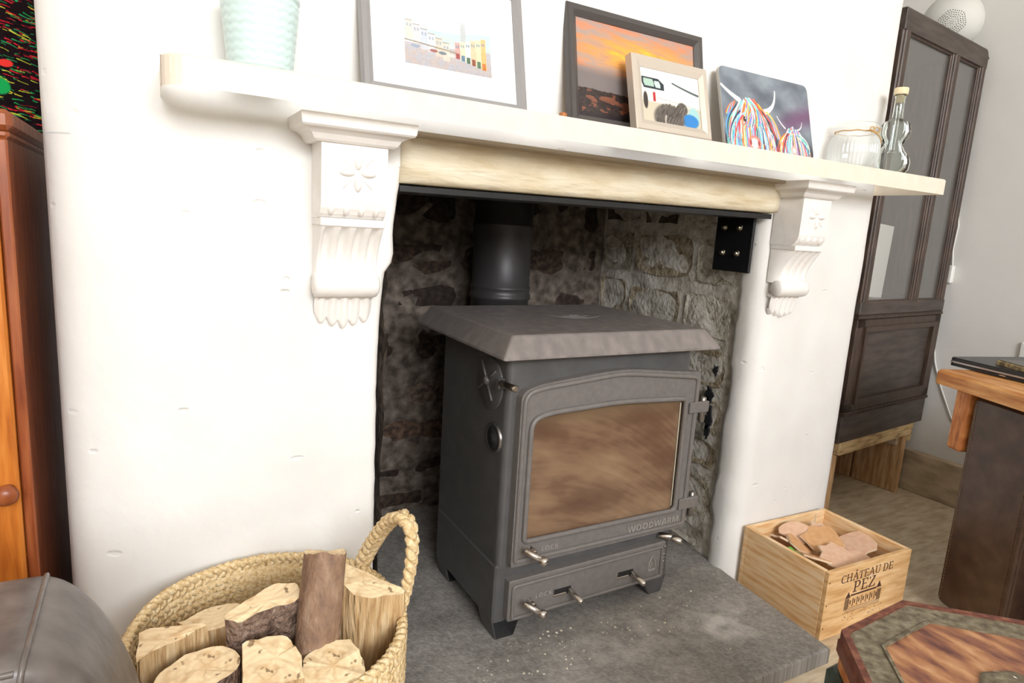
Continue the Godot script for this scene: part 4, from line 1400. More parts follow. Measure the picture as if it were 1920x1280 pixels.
func paint_dog(img: Image, w: int, h: int) -> void:
	img.fill(C("e6e4da"))
	img.fill_rect(Rect2i(0, int(h * 0.62), w, h), C("c9bfa9"))
	img.fill_rect(Rect2i(0, 0, w, int(h * 0.10)), C("f3f3ef"))
	for k in 14: img.fill_rect(Rect2i(6 + k / 2, 26 + k, 62 + k, 18), C("26323a"))
	for k in 10: img.fill_rect(Rect2i(12 + k / 2, 30 + k, 34, 12), C("a9c4b4"))
	for k in 10: img.fill_rect(Rect2i(52 + k / 2, 33 + k, 18, 10), C("c4d6cf"))
	brush(img, Vector2(120, 30), Vector2(170, 44), Vector2(218, 52), 2.5, 3.5, C("4c5a5c"))
	img.fill_rect(Rect2i(44, 66, 9, 26), C("b4262a"))
	brush(img, Vector2(60, 80), Vector2(120, 84), Vector2(216, 92), 1, 1, C("b5b3a8"))
	blot(img, 16, 92, 9, 26, C("3b3431"))
	blot(img, 196, 118, 24, 30, C("9fc9c9"))
	blot(img, 180, 132, 36, 22, C("2f7fc4"))
	blot(img, 100, 134, 62, 44, C("5d554f"))
	blot(img, 152, 100, 22, 20, C("5d554f"))
	for k in 170:
		var a := rng.randf() * TAU
		var q := rng.randf()
		var p := Vector2(104 + cos(a) * 54 * q, 130 + sin(a) * 38 * q) if k < 130 else Vector2(152 + cos(a) * 19 * q, 100 + sin(a) * 17 * q)
		brush(img, p, p + Vector2(-4, 5), p + Vector2(-9, 13), 2.0, 1.2, C("7d746c").lerp(C("38322f"), rng.randf()), 0.8)
	brush(img, Vector2(88, 128), Vector2(82, 140), Vector2(86, 152), 4, 3, C("b3a99d"))

func paint_cattle(img: Image, w: int, h: int) -> void:
	for y in h:
		for x in w:
			var u := float(x) / w
			var v := float(y) / h
			var c := C("8d97a0").lerp(C("5c636e"), clampf(0.45 + 0.9 * nz(u * 3.0, v * 3.0, 1.0), 0, 1))
			var p := exp(-pow((v - 0.95 + 0.55 * u) / 0.13, 2)) * smoothstep(0.5, 0.8, u)
			img.set_pixel(x, y, c.lerp(C("6d4468"), p * 0.8).lerp(C("3a3540"), smoothstep(0.72, 0.95, v)))
	var inks := ["e04a4f", "f2793b", "f7c948", "6fc7b9", "4aa3d9", "8d7fd6", "e58bb5", "f4ede3", "9fd3e8", "2f3b52", "f7f3ec", "7fd0c5"]
	var head := func(cx: float, top: float, half: float, foot: float, n: int, w0: float) -> void:
		for k in n:
			var f := rng.randf_range(-1.0, 1.0)
			var a := Vector2(cx + f * half * 0.55, top + absf(f) * half * 0.25 + rng.randf_range(0, half * 0.5))
			var e := Vector2(cx + f * half * 1.15 + rng.randf_range(-4, 4), foot + rng.randf_range(-30, 30))
			var m := a.lerp(e, 0.5) + Vector2(f * half * 0.5, -6)
			brush(img, a, m, e, w0, w0 * 0.5, C(inks[rng.randi() % inks.size()]))
	# horns
	brush(img, Vector2(62, 78), Vector2(30, 66), Vector2(4, 48), 7.0, 3.5, C("f3eeea"))
	brush(img, Vector2(150, 96), Vector2(194, 84), Vector2(196, 36), 7.5, 2.0, C("f3eeea"))
	# ears
	for k in 16: brush(img, Vector2(46, 84), Vector2(24 + k, 92), Vector2(10 + k * 1.6, 116 + k), 2.2, 1.2, C(inks[k % 7]))
	for k in 18: brush(img, Vector2(156, 96), Vector2(182 + k * 0.4, 104), Vector2(178 + k * 1.6, 150 + k), 2.4, 1.2, C(inks[(k + 3) % 9]))
	head.call(98.0, 66.0, 74.0, 200.0, 330, 2.5)
	for k in 26: brush(img, Vector2(100 + rng.randf_range(-18, 18), 70), Vector2(110 + k * 1.4, 96), Vector2(70 + k * 3.4, 138 + rng.randf_range(-14, 14)), 2.2, 1.2, C(inks[k % inks.size()]))
	blot(img, 76, 124, 6, 7, C("23222b")); blot(img, 78, 122, 2, 2, C("f3f3f3"))
	blot(img, 104, 180, 26, 20, C("e8897d")); blot(img, 104, 181, 16, 14, C("f6e2d8"))
	blot(img, 90, 180, 4, 8, C("a23c3c")); blot(img, 119, 180, 4, 8, C("a23c3c"))
	# a calf beside it
	brush(img, Vector2(268, 128), Vector2(290, 124), Vector2(292, 104), 2.4, 1.0, C("f3eeea"))
	brush(img, Vector2(224, 128), Vector2(206, 116), Vector2(196, 100), 2.4, 1.2, C("f3eeea"))
	head.call(254.0, 120.0, 52.0, 210.0, 190, 1.8)
	blot(img, 252, 182, 13, 12, C("e8b0a6")); blot(img, 252, 183, 7, 7, C("f6e8e0"))

func paint_splatter(img: Image, w: int, h: int) -> void:
	img.fill(C("1d1518"))
	var inks := ["c0272f", "8f1f2a", "b9bf3a", "c8202c", "1f8f4a", "17753d", "2b1a1e", "120d10", "1a1216", "2a8f55", "d0c840", "150f12"]
	for k in 5200:
		var p := Vector2(rng.randf() * w, rng.randf() * h)
		var l := rng.randf_range(3, 28)
		var d := Vector2(l, l * rng.randf_range(0.05, 0.45))
		brush(img, p, p + d * 0.5 + Vector2(0, rng.randf_range(-3, 3)), p + d, rng.randf_range(0.8, 1.9), 0.7, C(inks[rng.randi() % inks.size()]))
	for k in 220: blot(img, rng.randf() * w, rng.randf() * h, rng.randf_range(1.5, 4.5), rng.randf_range(1.5, 4), C(inks[rng.randi() % inks.size()]))
	blot(img, w - 96, h - 92, 20, 19, C("1f9f52"))
	blot(img, w - 84, h - 142, 15, 9, C("e03a34"))

# a picture frame standing on the shelf and leaning back; origin: middle of its front foot
func frame(called: String, label: String, at: Vector3, lean: float, w: float, h: float, bar: float, thick: float, fm: Material, slope: float) -> Node3D:
	var t := thing(called, label, "picture frame", at)
	t.rotation.x = -deg_to_rad(lean)
	var o := [Vector2(-w / 2, 0), Vector2(w / 2, 0), Vector2(w / 2, h), Vector2(-w / 2, h)]
	var i := [Vector2(-w / 2 + bar, bar), Vector2(w / 2 - bar, bar), Vector2(w / 2 - bar, h - bar), Vector2(-w / 2 + bar, h - bar)]
	# four mitred bars
	for k in 4:
		var n := (k + 1) % 4
		var s := S(FLAT)
		var prof := [[0.0, -thick], [0.0, -slope * 0.5], [0.12, 0.0], [0.55, 0.0], [1.0, -slope], [1.0, -thick]]
		var r0 := PackedVector3Array()
		var r1 := PackedVector3Array()
		for q in prof:
			var a: Vector2 = o[k].lerp(i[k], q[0])
			var b: Vector2 = o[n].lerp(i[n], q[0])
			r0.append(Vector3(a.x, a.y, q[1])); r1.append(Vector3(b.x, b.y, q[1]))
		loft(s, [r0, r1], true, true)
		obj("frame_bar", s, fm, t)
	var s := S()
	span(s, Vector3(-w / 2 + 0.002, 0.002, -thick - 0.001), Vector3(w / 2 - 0.002, h - 0.002, -thick + 0.002), 0.0005)
	obj("back_board", s, plain(C("8a6a4a"), 0.9), t)
	return t

func sheet(called: String, x0: float, y0: float, x1: float, y1: float, z: float, m: Material, parent: Node, label := "") -> MeshInstance3D:
	var s := S(FLAT)
	quad_uv(s, Vector3(x0, y0, z), Vector3(x1, y0, z), Vector3(x1, y1, z), Vector3(x0, y1, z))
	quad(s, Vector3(x1, y0, z - 0.0008), Vector3(x0, y0, z - 0.0008), Vector3(x0, y1, z - 0.0008), Vector3(x1, y1, z - 0.0008))
	return obj(called, s, m, parent, label)

func mantel_things() -> void:
	var y := 1.0405
	# pot with a pressed scale pattern
	var t := thing("plant_pot", "pale teal glazed pot with pressed scale pattern, leftmost on the mantel shelf", "pot", Vector3(0.1375, 1.0385, 0.058))
	var s := S()
	var rows := []
	for i in 61:
		var f := i / 60.0
		var row := PackedVector3Array()
		for j in 144:
			var a := -TAU * j / 144
			var r := lerpf(0.0385, 0.0475, f)
			var k := f * 9.0
			var odd := int(k) % 2
			var c := cos(a * 9.0 + (PI if odd else 0.0))
			var sc := 0.0
			if f > 0.05 and f < 0.93: sc = 0.0016 * (1.0 - absf(fmod(k, 1.0) - 0.25 - 0.3 * absf(c)))
			row.append(Vector3((r + sc) * cos(a), 0.092 * f, (r + sc) * sin(a)))
		rows.append(row)
	loft(s, rows, true)
	lathe(s, [[0.0, 0.0], [0.037, 0.0], [0.0385, 0.0005]], Vector3.ZERO, 48)
	obj("body", s, M.teal, t)
	s = S()
	lathe(s, [[0.0475, 0.090], [0.049, 0.092], [0.049, 0.0955], [0.0475, 0.097], [0.0445, 0.0965], [0.044, 0.090], [0.036, 0.01], [0.0, 0.01]], Vector3.ZERO, 48)
	obj("rim", s, M.teal, t)
	# framed print of a town
	t = frame("picture_frame", "grey frame with white mount round a small pale street scene, left on the mantel", Vector3(0.4135, y + 0.003, 0.052), 13.5, 0.273, 0.207, 0.0165, 0.014, M.frame_grey, 0.005)
	sheet("mount", -0.1215, 0.015, 0.1215, 0.193, -0.0075, M.mat, t, "plain white mount board")
	var tm := picture(256, 160, paint_town)
	sheet("print", -0.069, 0.054, 0.076, 0.140, -0.0068, tm, t, "small pale street scene")
	# sunset
	t = frame("picture_frame", "large dark frame with an orange sunset photograph, behind the small silver frame", Vector3(0.7985, y + 0.002, 0.049), 11.5, 0.319, 0.211, 0.020, 0.016, M.frame_dark, 0.006)
	sheet("sunset_photograph", -0.1405, 0.019, 0.1405, 0.193, -0.008, picture(320, 208, paint_sunset), t, "orange sunset over dark land")
	var wb := thing("wood_block", "tiny tan wood block peeping out at the left foot of the sunset frame", "block", Vector3(0.622, 1.0382, 0.045))
	s = S()
	cbox(s, Vector3(0, 0.010, 0), Vector3(0.012, 0.020, 0.008), 0.001)
	obj("block", s, M.tray_end, wb)
	# silver frame
	t = frame("picture_frame", "small silver frame with a photograph of a dark dog before a white car", Vector3(0.838, y + 0.003, 0.092), 15.0, 0.182, 0.137, 0.0205, 0.018, M.silver, 0.004)
	sheet("dog_photograph", -0.0715, 0.0195, 0.0715, 0.1175, -0.006, picture(224, 152, paint_dog), t, "dark shaggy dog in front of a white car")
	# painted board
	t = thing("cattle_plaque", "grey board painted with two shaggy many-coloured long-horned cattle", "painting", Vector3(1.125, y + 0.001, 0.068))
	t.rotation.x = -deg_to_rad(15.6)
	s = S()
	prism(s, rounded([Vector2(-0.135, 0), Vector2(0.135, 0), Vector2(0.135, 0.166), Vector2(-0.135, 0.166)], 0.015, 6), -0.007, -0.0006, 0.0005)
	obj("board", s, plain(C("c8c4bb"), 0.6), t)
	s = S()
	s.set_smooth_group(FLAT)
	var rp := PackedVector2Array(rounded([Vector2(-0.1345, 0.0005), Vector2(0.1345, 0.0005), Vector2(0.1345, 0.1655), Vector2(-0.1345, 0.1655)], 0.015, 6))
	var ids := Geometry2D.triangulate_polygon(rp)
	for i in range(0, ids.size(), 3):
		var q := [rp[ids[i]], rp[ids[i + 1]], rp[ids[i + 2]]]
		if (q[1] - q[0]).cross(q[2] - q[0]) < 0: q.reverse()
		for v in [q[0], q[2], q[1]]:
			s.set_uv(Vector2((v.x + 0.135) / 0.27, 1.0 - v.y / 0.166))
			s.add_vertex(Vector3(v.x, v.y, 0.0))
	obj("painted_face", s, picture(328, 202, paint_cattle), t)
	glass_things()

func glass_things() -> void:
	# ribbed glass jar
	var t := thing("glass_jar", "ribbed clear glass jar tied with twine near the mantel's right end", "jar", Vector3(1.414, 1.0385, 0.052))
	var s := S()
	var rows := []
	for q in [[0.0, 0.0], [0.040, 0.0], [0.047, 0.003], [0.051, 0.012], [0.0525, 0.03], [0.0525, 0.048], [0.050, 0.062], [0.0445, 0.073]]: rows.append(q)
	lathe(s, rows, Vector3.ZERO, 200, 0.034, 40)
	lathe(s, [[0.0445, 0.073], [0.042, 0.077], [0.042, 0.087], [0.0455, 0.089], [0.0465, 0.093], [0.0465, 0.097], [0.0445, 0.100], [0.0415, 0.0985], [0.039, 0.094], [0.0385, 0.078], [0.041, 0.072], [0.0465, 0.060], [0.049, 0.045], [0.048, 0.016], [0.042, 0.008], [0.0, 0.007]], Vector3.ZERO, 160)
	obj("jar_body", s, M.jar, t)
	s = S()
	var path := []
	for k in 40: path.append(Vector3(0.0432 * cos(TAU * k / 40), 0.081 + 0.0008 * sin(k * 1.3), 0.0432 * sin(TAU * k / 40)))
	tube(s, path, 0.0013, 6, true)
	var kn := Vector3(-0.006, 0.081, 0.0435)
	for sg in [-1.0, 1.0]:
		path = []
		for k in 17:
			var a := TAU * k / 16
			path.append(kn + Vector3(sg * (0.010 - 0.010 * cos(a)) * 0.9, 0.006 * sin(a) * sg + 0.002, 0.002 + 0.003 * sin(a * 0.5)))
		tube(s, path, 0.0011, 6)
	tube(s, [kn, kn + Vector3(0.014, -0.006, 0.004), kn + Vector3(0.028, -0.014, 0.004), kn + Vector3(0.034, -0.022, 0.002)], 0.0011, 6)
	tube(s, [kn, kn + Vector3(-0.012, 0.001, 0.003), kn + Vector3(-0.024, -0.002, 0.0)], 0.0011, 6)
	ball(s, kn, Vector3(0.006, 0.005, 0.005), 6)
	obj("twine_bow", s, M.twine, t)
	# bottle shaped like a violin
	t = thing("violin_bottle", "clear glass bottle shaped like a violin with pale stopper, rightmost on the mantel", "bottle", Vector3(1.562, 1.0385, 0.052), deg_to_rad(-57.0))
	var prof := [[0.0, 0.020], [0.004, 0.030], [0.014, 0.0365], [0.030, 0.0375], [0.043, 0.0345], [0.050, 0.029], [0.055, 0.0265], [0.064, 0.0235], [0.072, 0.0225], [0.080, 0.0240], [0.086, 0.0275], [0.092, 0.0290], [0.102, 0.0300], [0.113, 0.0285], [0.122, 0.0235], [0.128, 0.0165], [0.132, 0.0130], [0.140, 0.0118], [0.176, 0.0112], [0.180, 0.0125], [0.185, 0.0125]]
	s = S()
	rows = []
	for q in prof:
		var row := PackedVector3Array()
		var dz := minf(q[1], 0.0155)
		if q[0] > 0.126: dz = q[1]
		for j in 40:
			var a := -TAU * j / 40
			var ca := cos(a)
			var sa := sin(a)
			var e := 0.55 if q[0] < 0.126 else 1.0
			row.append(Vector3(signf(ca) * pow(absf(ca), e) * (q[1] * 1.12 - (0.004 * exp(-pow((q[0] - 0.071) / 0.012, 2)) if q[0] < 0.126 else q[1] * 0.12)), q[0], signf(sa) * pow(absf(sa), e) * dz))
		rows.append(row)
	loft(s, rows, true)
	fan(s, rows[0], true)
	# the hollow inside
	rows.reverse()
	var inner := []
	for r in rows:
		var row := PackedVector3Array()
		for p in r: row.append(Vector3(p.x * 0.80, 0.006 + p.y * 0.966, p.z * 0.74))
		inner.append(row)
	loft(s, [rows[0], inner[0]], true)
	loft(s, inner, true)
	fan(s, inner[inner.size() - 1])
	var gb := obj("bottle_glass", s, M.glass, t)
	s = S()
	span(s, Vector3(-0.004, 0.056, 0.0145), Vector3(0.004, 0.150, 0.0185), 0.0015)
	span(s, Vector3(-0.009, 0.050, 0.0145), Vector3(0.009, 0.053, 0.019), 0.001)
	for sg in [-1.0, 1.0]:
		tube(s, [Vector3(sg * 0.014, 0.082, 0.0155), Vector3(sg * 0.0165, 0.072, 0.0165), Vector3(sg * 0.0135, 0.062, 0.0165), Vector3(sg * 0.016, 0.052, 0.0155)], 0.0011, 6)
	obj("moulded_fingerboard", s, M.glass, gb)
	s = S()
	lathe(s, [[0.0, 0.168], [0.0085, 0.168], [0.0088, 0.185], [0.0145, 0.1855], [0.0152, 0.187], [0.0152, 0.199], [0.0145, 0.2005], [0.0, 0.2005]], Vector3.ZERO, 28)
	obj("stopper", s, M.cork, t)

func left_corner() -> void:
	# pine cupboard
	var t := thing("pine_cupboard", "orange pine cupboard with dark moulded top and round knob, left of the chimney breast", "cupboard", Vector3(-0.5, 0, -0.2), 0.0, "", true)
	var s := S()
	span(s, Vector3(-0.86, 0.06, -0.44), Vector3(-0.148, 0.935, -0.035), 0.003)
	obj("carcass", s, M.pine_dark, t)
	s = S()
	span(s, Vector3(-0.875, 0.942, -0.445), Vector3(-0.1395, 0.967, -0.018), 0.006)
	span(s, Vector3(-0.868, 0.932, -0.443), Vector3(-0.144, 0.944, -0.026), 0.004)
	obj("top", s, M.pine_dark, t)
	s = S()
	span(s, Vector3(-0.87, 0.0, -0.43), Vector3(-0.146, 0.07, -0.028), 0.004)
	obj("plinth", s, M.pine_dark, t)
	s = S()
	for b in [[-0.86, 0.07, -0.82, 0.932], [-0.1585, 0.07, -0.146, 0.932], [-0.51, 0.07, -0.50, 0.932]]: span(s, Vector3(b[0], b[1], -0.036), Vector3(b[2], b[3], -0.022), 0.002)
	span(s, Vector3(-0.82, 0.918, -0.036), Vector3(-0.158, 0.932, -0.022), 0.002)
	obj("face_frame", s, M.pine_dark, t)
	for e in [[-0.818, -0.512], [-0.498, -0.1595]]:
		s = S()
		for b in [[e[0], 0.075, e[0] + 0.05, 0.915], [e[1] - 0.05, 0.075, e[1], 0.915], [e[0] + 0.05, 0.075, e[1] - 0.05, 0.13], [e[0] + 0.05, 0.86, e[1] - 0.05, 0.915]]:
			span(s, Vector3(b[0], b[1], -0.034), Vector3(b[2], b[3], -0.014), 0.003)
		span(s, Vector3(e[0] + 0.045, 0.12, -0.034), Vector3(e[1] - 0.045, 0.87, -0.022), 0.003)
		var d := obj("door", s, M.pine, t)
		s = S()
		var kx: float = e[1] - 0.012 if e[0] > -0.6 else e[0] + 0.03
		lathe(s, [[0.0, -0.002], [0.008, -0.002], [0.007, 0.008], [0.012, 0.013], [0.0145, 0.020], [0.012, 0.027], [0.006, 0.030], [0.0, 0.0305]], Vector3(kx, 0.480, -0.014), 24, 0.0, 0, Basis(Vector3.RIGHT, PI / 2))
		obj("knob", s, M.pine_dark, d)
	# splattered canvas
	t = thing("splatter_canvas", "abstract canvas splattered red, green and yellow on black above the pine cupboard", "painting", Vector3(-0.5, 0.985, -0.44), 0.0, "", true)
	s = S()
	span(s, Vector3(-0.56, 0.972, -0.449), Vector3(-0.132, 1.62, -0.4215), 0.001)
	obj("stretched_canvas", s, plain(C("2a2022"), 0.8), t)
	var splat := picture(560, 848, paint_splatter)
	splat.roughness = 0.85
	splat.specular_mode = BaseMaterial3D.SPECULAR_DISABLED
	sheet("painted_face", -0.559, 0.973, -0.133, 1.619, -0.4205, splat, t)
	# the dark leather arm in the near left corner
	t = thing("leather_armchair", "grey brown leather armchair arm with stitched seams in the near left corner", "armchair", Vector3(-0.25, 0, 0.45), 0.0, "", true)
	var c0 := Vector3(-0.315, 0.44, 0.443)
	var half := Vector3(0.29, 0.115, 0.070)
	# the end of the arm, right of its cross seam, slopes down
	var droop := func(q: Vector3) -> Vector3:
		var f := clampf((q.x - 0.78) / 0.22, 0.0, 1.0)
		return Vector3(q.x + 0.03 * f, q.y - (0.85 * f * f if q.y > -0.5 else 0.0), q.z * (1.0 - 0.12 * f))
	s = S()
	softbox(s, c0, half * 2.0, 10.0, 48, Basis.IDENTITY, droop)
	obj("arm_cushion", s, M.leather_dark, t)
	s = S()
	softbox(s, Vector3(-0.32, 0.19, 0.443), Vector3(0.56, 0.36, 0.150), 9.0, 30)
	obj("arm_side", s, M.leather_dark, t)
	# seams lie on the cushion: one across its right end, one along its near edge
	s = S()
	var ux := 0.78
	var k := pow(1.0 - pow(ux, 10.0), 1.0 / 10.0)
	var path := []
	for i in 25:
		var a := deg_to_rad(lerpf(-100.0, 180.0, i / 24.0))
		path.append(c0 + Vector3(ux * half.x + 0.006 * sin(a), k * half.y * signf(sin(a)) * pow(absf(sin(a)), 1.0 / 5.0), k * half.z * signf(cos(a)) * pow(absf(cos(a)), 1.0 / 5.0)))
	tube(s, path, 0.0022, 6)
	path = []
	for i in 25:
		var x := lerpf(-0.95, 0.78, i / 24.0)
		var kk := pow(1.0 - pow(absf(x), 10.0), 1.0 / 10.0)
		var e := pow(0.5, 1.0 / 10.0) * kk
		path.append(c0 + Vector3(x * half.x, e * half.y, e * half.z))
	tube(s, path, 0.0022, 6)
	obj("seam", s, M.leather_dark, t, "raised stitched seam")
	s = S()
	for x in [-0.55, -0.09]:
		for z in [0.40, 0.50]: span(s, Vector3(x - 0.018, 0.0, z - 0.018), Vector3(x + 0.018, 0.03, z + 0.018), 0.003)
	obj("foot_block", s, M.black, t)

func display_cabinet() -> void:
	var turn := deg_to_rad(6.0)
	var o := Vector3(2.398, 0.268, -0.186)
	var tr := Transform3D(Basis(Vector3.UP, turn), o)
	var t := thing("display_cabinet", "tall dark wood cabinet with glazed upper doors in the right alcove", "cabinet", o, turn)
	var W := -0.58
	var s := S()
	# carcass boards: back, sides, top, shelf, bottom
	span(s, Vector3(W, 0.0, -0.40), Vector3(-0.002, 1.235, -0.388), 0.001)
	obj("back_panel", s, plain(C("6d6964"), 0.8), t, "grey back panel")
	s = S()
	span(s, Vector3(-0.016, 0.0, -0.39), Vector3(-0.002, 1.235, -0.02), 0.002)
	span(s, Vector3(W, 0.0, -0.39), Vector3(W + 0.014, 1.235, -0.02), 0.002)
	span(s, Vector3(W + 0.014, 1.22, -0.388), Vector3(-0.016, 1.235, -0.02), 0.002)
	span(s, Vector3(W + 0.014, 0.0, -0.388), Vector3(-0.016, 0.014, -0.02), 0.002)
	span(s, Vector3(W + 0.014, 0.425, -0.388), Vector3(-0.016, 0.437, -0.03), 0.001)
	obj("carcass", s, M.dark_wood, t)
	# front: top rail with nipped corners, stiles, mullion, rails
	s = S()
	prism(s, [Vector2(W, 1.190), Vector2(-0.004, 1.190), Vector2(-0.004, 1.222), Vector2(0.004, 1.222), Vector2(0.004, 1.226), Vector2(-0.006, 1.229), Vector2(-0.014, 1.241), Vector2(-0.026, 1.247), Vector2(W, 1.247)], -0.022, 0.002, 0.0015)
	obj("top_rail", s, M.dark_panel, t)
	for x in [[-0.046, -0.003], [-0.251, -0.203], [W, W + 0.045]]:
		s = S()
		span(s, Vector3(x[0], 0.432, -0.022), Vector3(x[1], 1.192, 0.0), 0.003)
		span(s, Vector3(x[0] + 0.010, 0.432, -0.006), Vector3(x[1] - 0.010, 1.192, 0.004), 0.003)
		obj("stile", s, M.dark_wood, t)
	s = S()
	span(s, Vector3(W, 0.398, -0.022), Vector3(-0.003, 0.438, 0.003), 0.003)
	obj("middle_rail", s, M.dark_panel, t)
	for x in [[-0.203, -0.046], [W + 0.045, -0.251]]:
		s = S()
		for b in [[x[0], 0.436, x[0] + 0.006, 1.192], [x[1] - 0.006, 0.436, x[1], 1.192], [x[0], 1.184, x[1], 1.192], [x[0], 0.436, x[1], 0.442]]: span(s, Vector3(b[0], b[1], -0.018), Vector3(b[2], b[3], -0.004), 0.002)
		var gb := obj("glazing_bead", s, M.dark_wood, t)
		s = S()
		span(s, Vector3(x[0] + 0.001, 0.437, -0.0135), Vector3(x[1] - 0.001, 1.191, -0.0105), 0.0003)
		obj("glass_pane", s, M.pane, gb)
	# dentil strips, lower panel with its mouldings, plinth
	for y in [0.386, 0.086]:
		s = S()
		span(s, Vector3(W, y, -0.02), Vector3(-0.003, y + 0.012, 0.002), 0.001)
		for i in 70: span(s, Vector3(W + 0.002 + 0.0082 * i, y + 0.001, 0.001), Vector3(W + 0.0068 + 0.0082 * i, y + 0.010, 0.0055), 0.0012)
		obj("dentil_strip", s, M.dark_wood, t)
	s = S()
	for b in [[-0.052, 0.098, -0.003, 0.386], [W, 0.098, W + 0.05, 0.386], [W, 0.358, -0.003, 0.386], [W, 0.098, -0.003, 0.126]]: span(s, Vector3(b[0], b[1], -0.02), Vector3(b[2], b[3], 0.001), 0.003)
	obj("panel_frame", s, M.dark_wood, t)
	s = S()
	ring(s, rounded([Vector2(W + 0.046, 0.122), Vector2(-0.048, 0.122), Vector2(-0.048, 0.362), Vector2(W + 0.046, 0.362)], 0.001, 2), rounded([Vector2(W + 0.062, 0.138), Vector2(-0.064, 0.138), Vector2(-0.064, 0.346), Vector2(W + 0.062, 0.346)], 0.001, 2), -0.015, 0.0065)
	obj("panel_moulding", s, M.dark_wood, t)
	s = S()
	span(s, Vector3(W + 0.05, 0.12, -0.02), Vector3(-0.05, 0.364, -0.006), 0.001)
	obj("lower_panel", s, M.dark_panel, t)
	s = S()
	span(s, Vector3(W, 0.0, -0.02), Vector3(-0.008, 0.088, 0.0), 0.003)
	obj("plinth_rail", s, M.dark_panel, t)
	# what stands inside
	var b := thing("box_file", "pale grey box file leaning behind the cabinet's left glass pane", "file", tr * Vector3(-0.345, 0.4375, -0.10), turn)
	b.rotation.z = -0.05
	s = S()
	cbox(s, Vector3(0.01, 0.118, -0.06), Vector3(0.105, 0.235, 0.16), 0.002)
	obj("cover", s, plain(C("dcdcd4"), 0.6), b)
	s = S()
	cbox(s, Vector3(-0.0435, 0.116, -0.06), Vector3(0.006, 0.22, 0.15), 0.001)
	obj("page_block", s, plain(C("f1efe8"), 0.8), b)
	b = thing("blue_book", "thin pale blue book leaning left of the pale box file in the cabinet", "book", tr * Vector3(-0.425, 0.4375, -0.09), turn)
	b.rotation.z = -0.2
	s = S()
	cbox(s, Vector3(0, 0.10, -0.06), Vector3(0.014, 0.20, 0.15), 0.001)
	obj("cover", s, plain(C("9db6c4"), 0.6), b)
	s = S()
	cbox(s, Vector3(0, 0.10, -0.058), Vector3(0.010, 0.197, 0.1502), 0.0005)
	obj("page_block", s, plain(C("f1efe8"), 0.8), b)
	# stand of pallet wood
	t = thing("pallet_stand", "rough pallet wood stand carrying the dark glazed cabinet", "stand", Vector3(o.x, 0, o.z), turn)
	s = S()
	span(s, Vector3(-0.56, 0.226, -0.022), Vector3(-0.072, 0.2675, -0.002), 0.002)
	obj("front_rail", s, M.pallet_pale, t)
	s = S()
	prism(s, [Vector2(-0.05, 0.19), Vector2(-0.012, 0.186), Vector2(-0.006, 0.205), Vector2(-0.009, 0.222), Vector2(-0.004, 0.236), Vector2(-0.004, 0.267), Vector2(-0.05, 0.267)], -0.05, -0.024, 0.0015)
	obj("sawn_bearer_end", s, M.pallet_pale, t)
	s = S()
	cbox(s, Vector3(-0.063, 0.1335, -0.10), Vector3(0.026, 0.267, 0.16), 0.003)
	obj("leg_board", s, M.pallet, t)
	s = S()
	cbox(s, Vector3(-0.063, 0.1335, -0.275), Vector3(0.026, 0.267, 0.182), 0.003)
	obj("leg_board", s, M.pallet, t)
	s = S()
	cbox(s, Vector3(-0.545, 0.1335, -0.19), Vector3(0.026, 0.267, 0.34), 0.003)
	obj("leg_board", s, M.pallet, t)
	s = S()
	cbox(s, Vector3(-0.085, 0.205, -0.10), Vector3(0.018, 0.055, 0.13), 0.002)
	obj("cleat", s, M.weathered, t)
	s = S()
	span(s, Vector3(-0.55, 0.245, -0.36), Vector3(-0.08, 0.2675, -0.03), 0.002)
	obj("deck_board", s, M.pallet, t)
	# globe lamp with its flex
	var g := thing("globe_lamp", "white pierced globe lamp on top of the dark cabinet with white flex", "lamp", Vector3(2.315, 1.515, -0.275), 0.0, "", true)
	s = S()
	lathe(s, [[0.0, 0.0], [0.045, 0.0], [0.048, 0.004], [0.044, 0.012], [0.034, 0.016], [0.0, 0.016]], Vector3(2.315, 1.5155, -0.275), 28)
	obj("base", s, M.plastic, g)
	s = S()
	ball(s, Vector3(2.315, 1.604, -0.275), Vector3(0.178, 0.172, 0.178), 22)
	var gl := obj("globe", s, M.globe, g)
	s = S()
	var gc := Vector3(2.315, 1.604, -0.275)
	var face := (Vector3(0, 0.865, 1.0) - gc).normalized()
	var gu := face.cross(Vector3.UP).normalized()
	var gv := gu.cross(face)
	for r in 6:
		var n := 6 + 6 * r
		for i in n:
			var a := TAU * i / n + r * 0.3
			var th := 0.05 + 0.075 * r + 0.02 * sin(a * 6.0)
			var d := (face * cos(th) + (gu * cos(a) + gv * sin(a)) * sin(th)).normalized()
			var q := Vector3(d.x * 0.089, d.y * 0.086, d.z * 0.089)
			ball(s, gc + q, Vector3.ONE * (0.0034 if r > 1 else 0.0026), 4)
	var holes := obj("pierced_pattern", s, plain(C("6f6f6a"), 0.8), gl)
	holes.set_meta("kind", "stuff")
	s = S()
	var pts := [Vector3(2.33, 1.518, -0.36), Vector3(2.385, 1.512, -0.36), Vector3(2.412, 1.49, -0.33), Vector3(2.414, 1.2, -0.25), Vector3(2.414, 0.96, -0.192), Vector3(2.414, 0.88, -0.196), Vector3(2.414, 0.82, -0.188)]
	var curve := Curve3D.new()
	var add := func(list: Array) -> Array:
		var cv := Curve3D.new()
		for i in list.size():
			var tn: Vector3 = (list[mini(i + 1, list.size() - 1)] - list[maxi(i - 1, 0)]) / 6.0
			cv.add_point(list[i], -tn, tn)
		var out := []
		for i in 41: out.append(cv.sample_baked(cv.get_baked_length() * i / 40.0))
		return out
	tube(s, add.call(pts), 0.0028, 8)
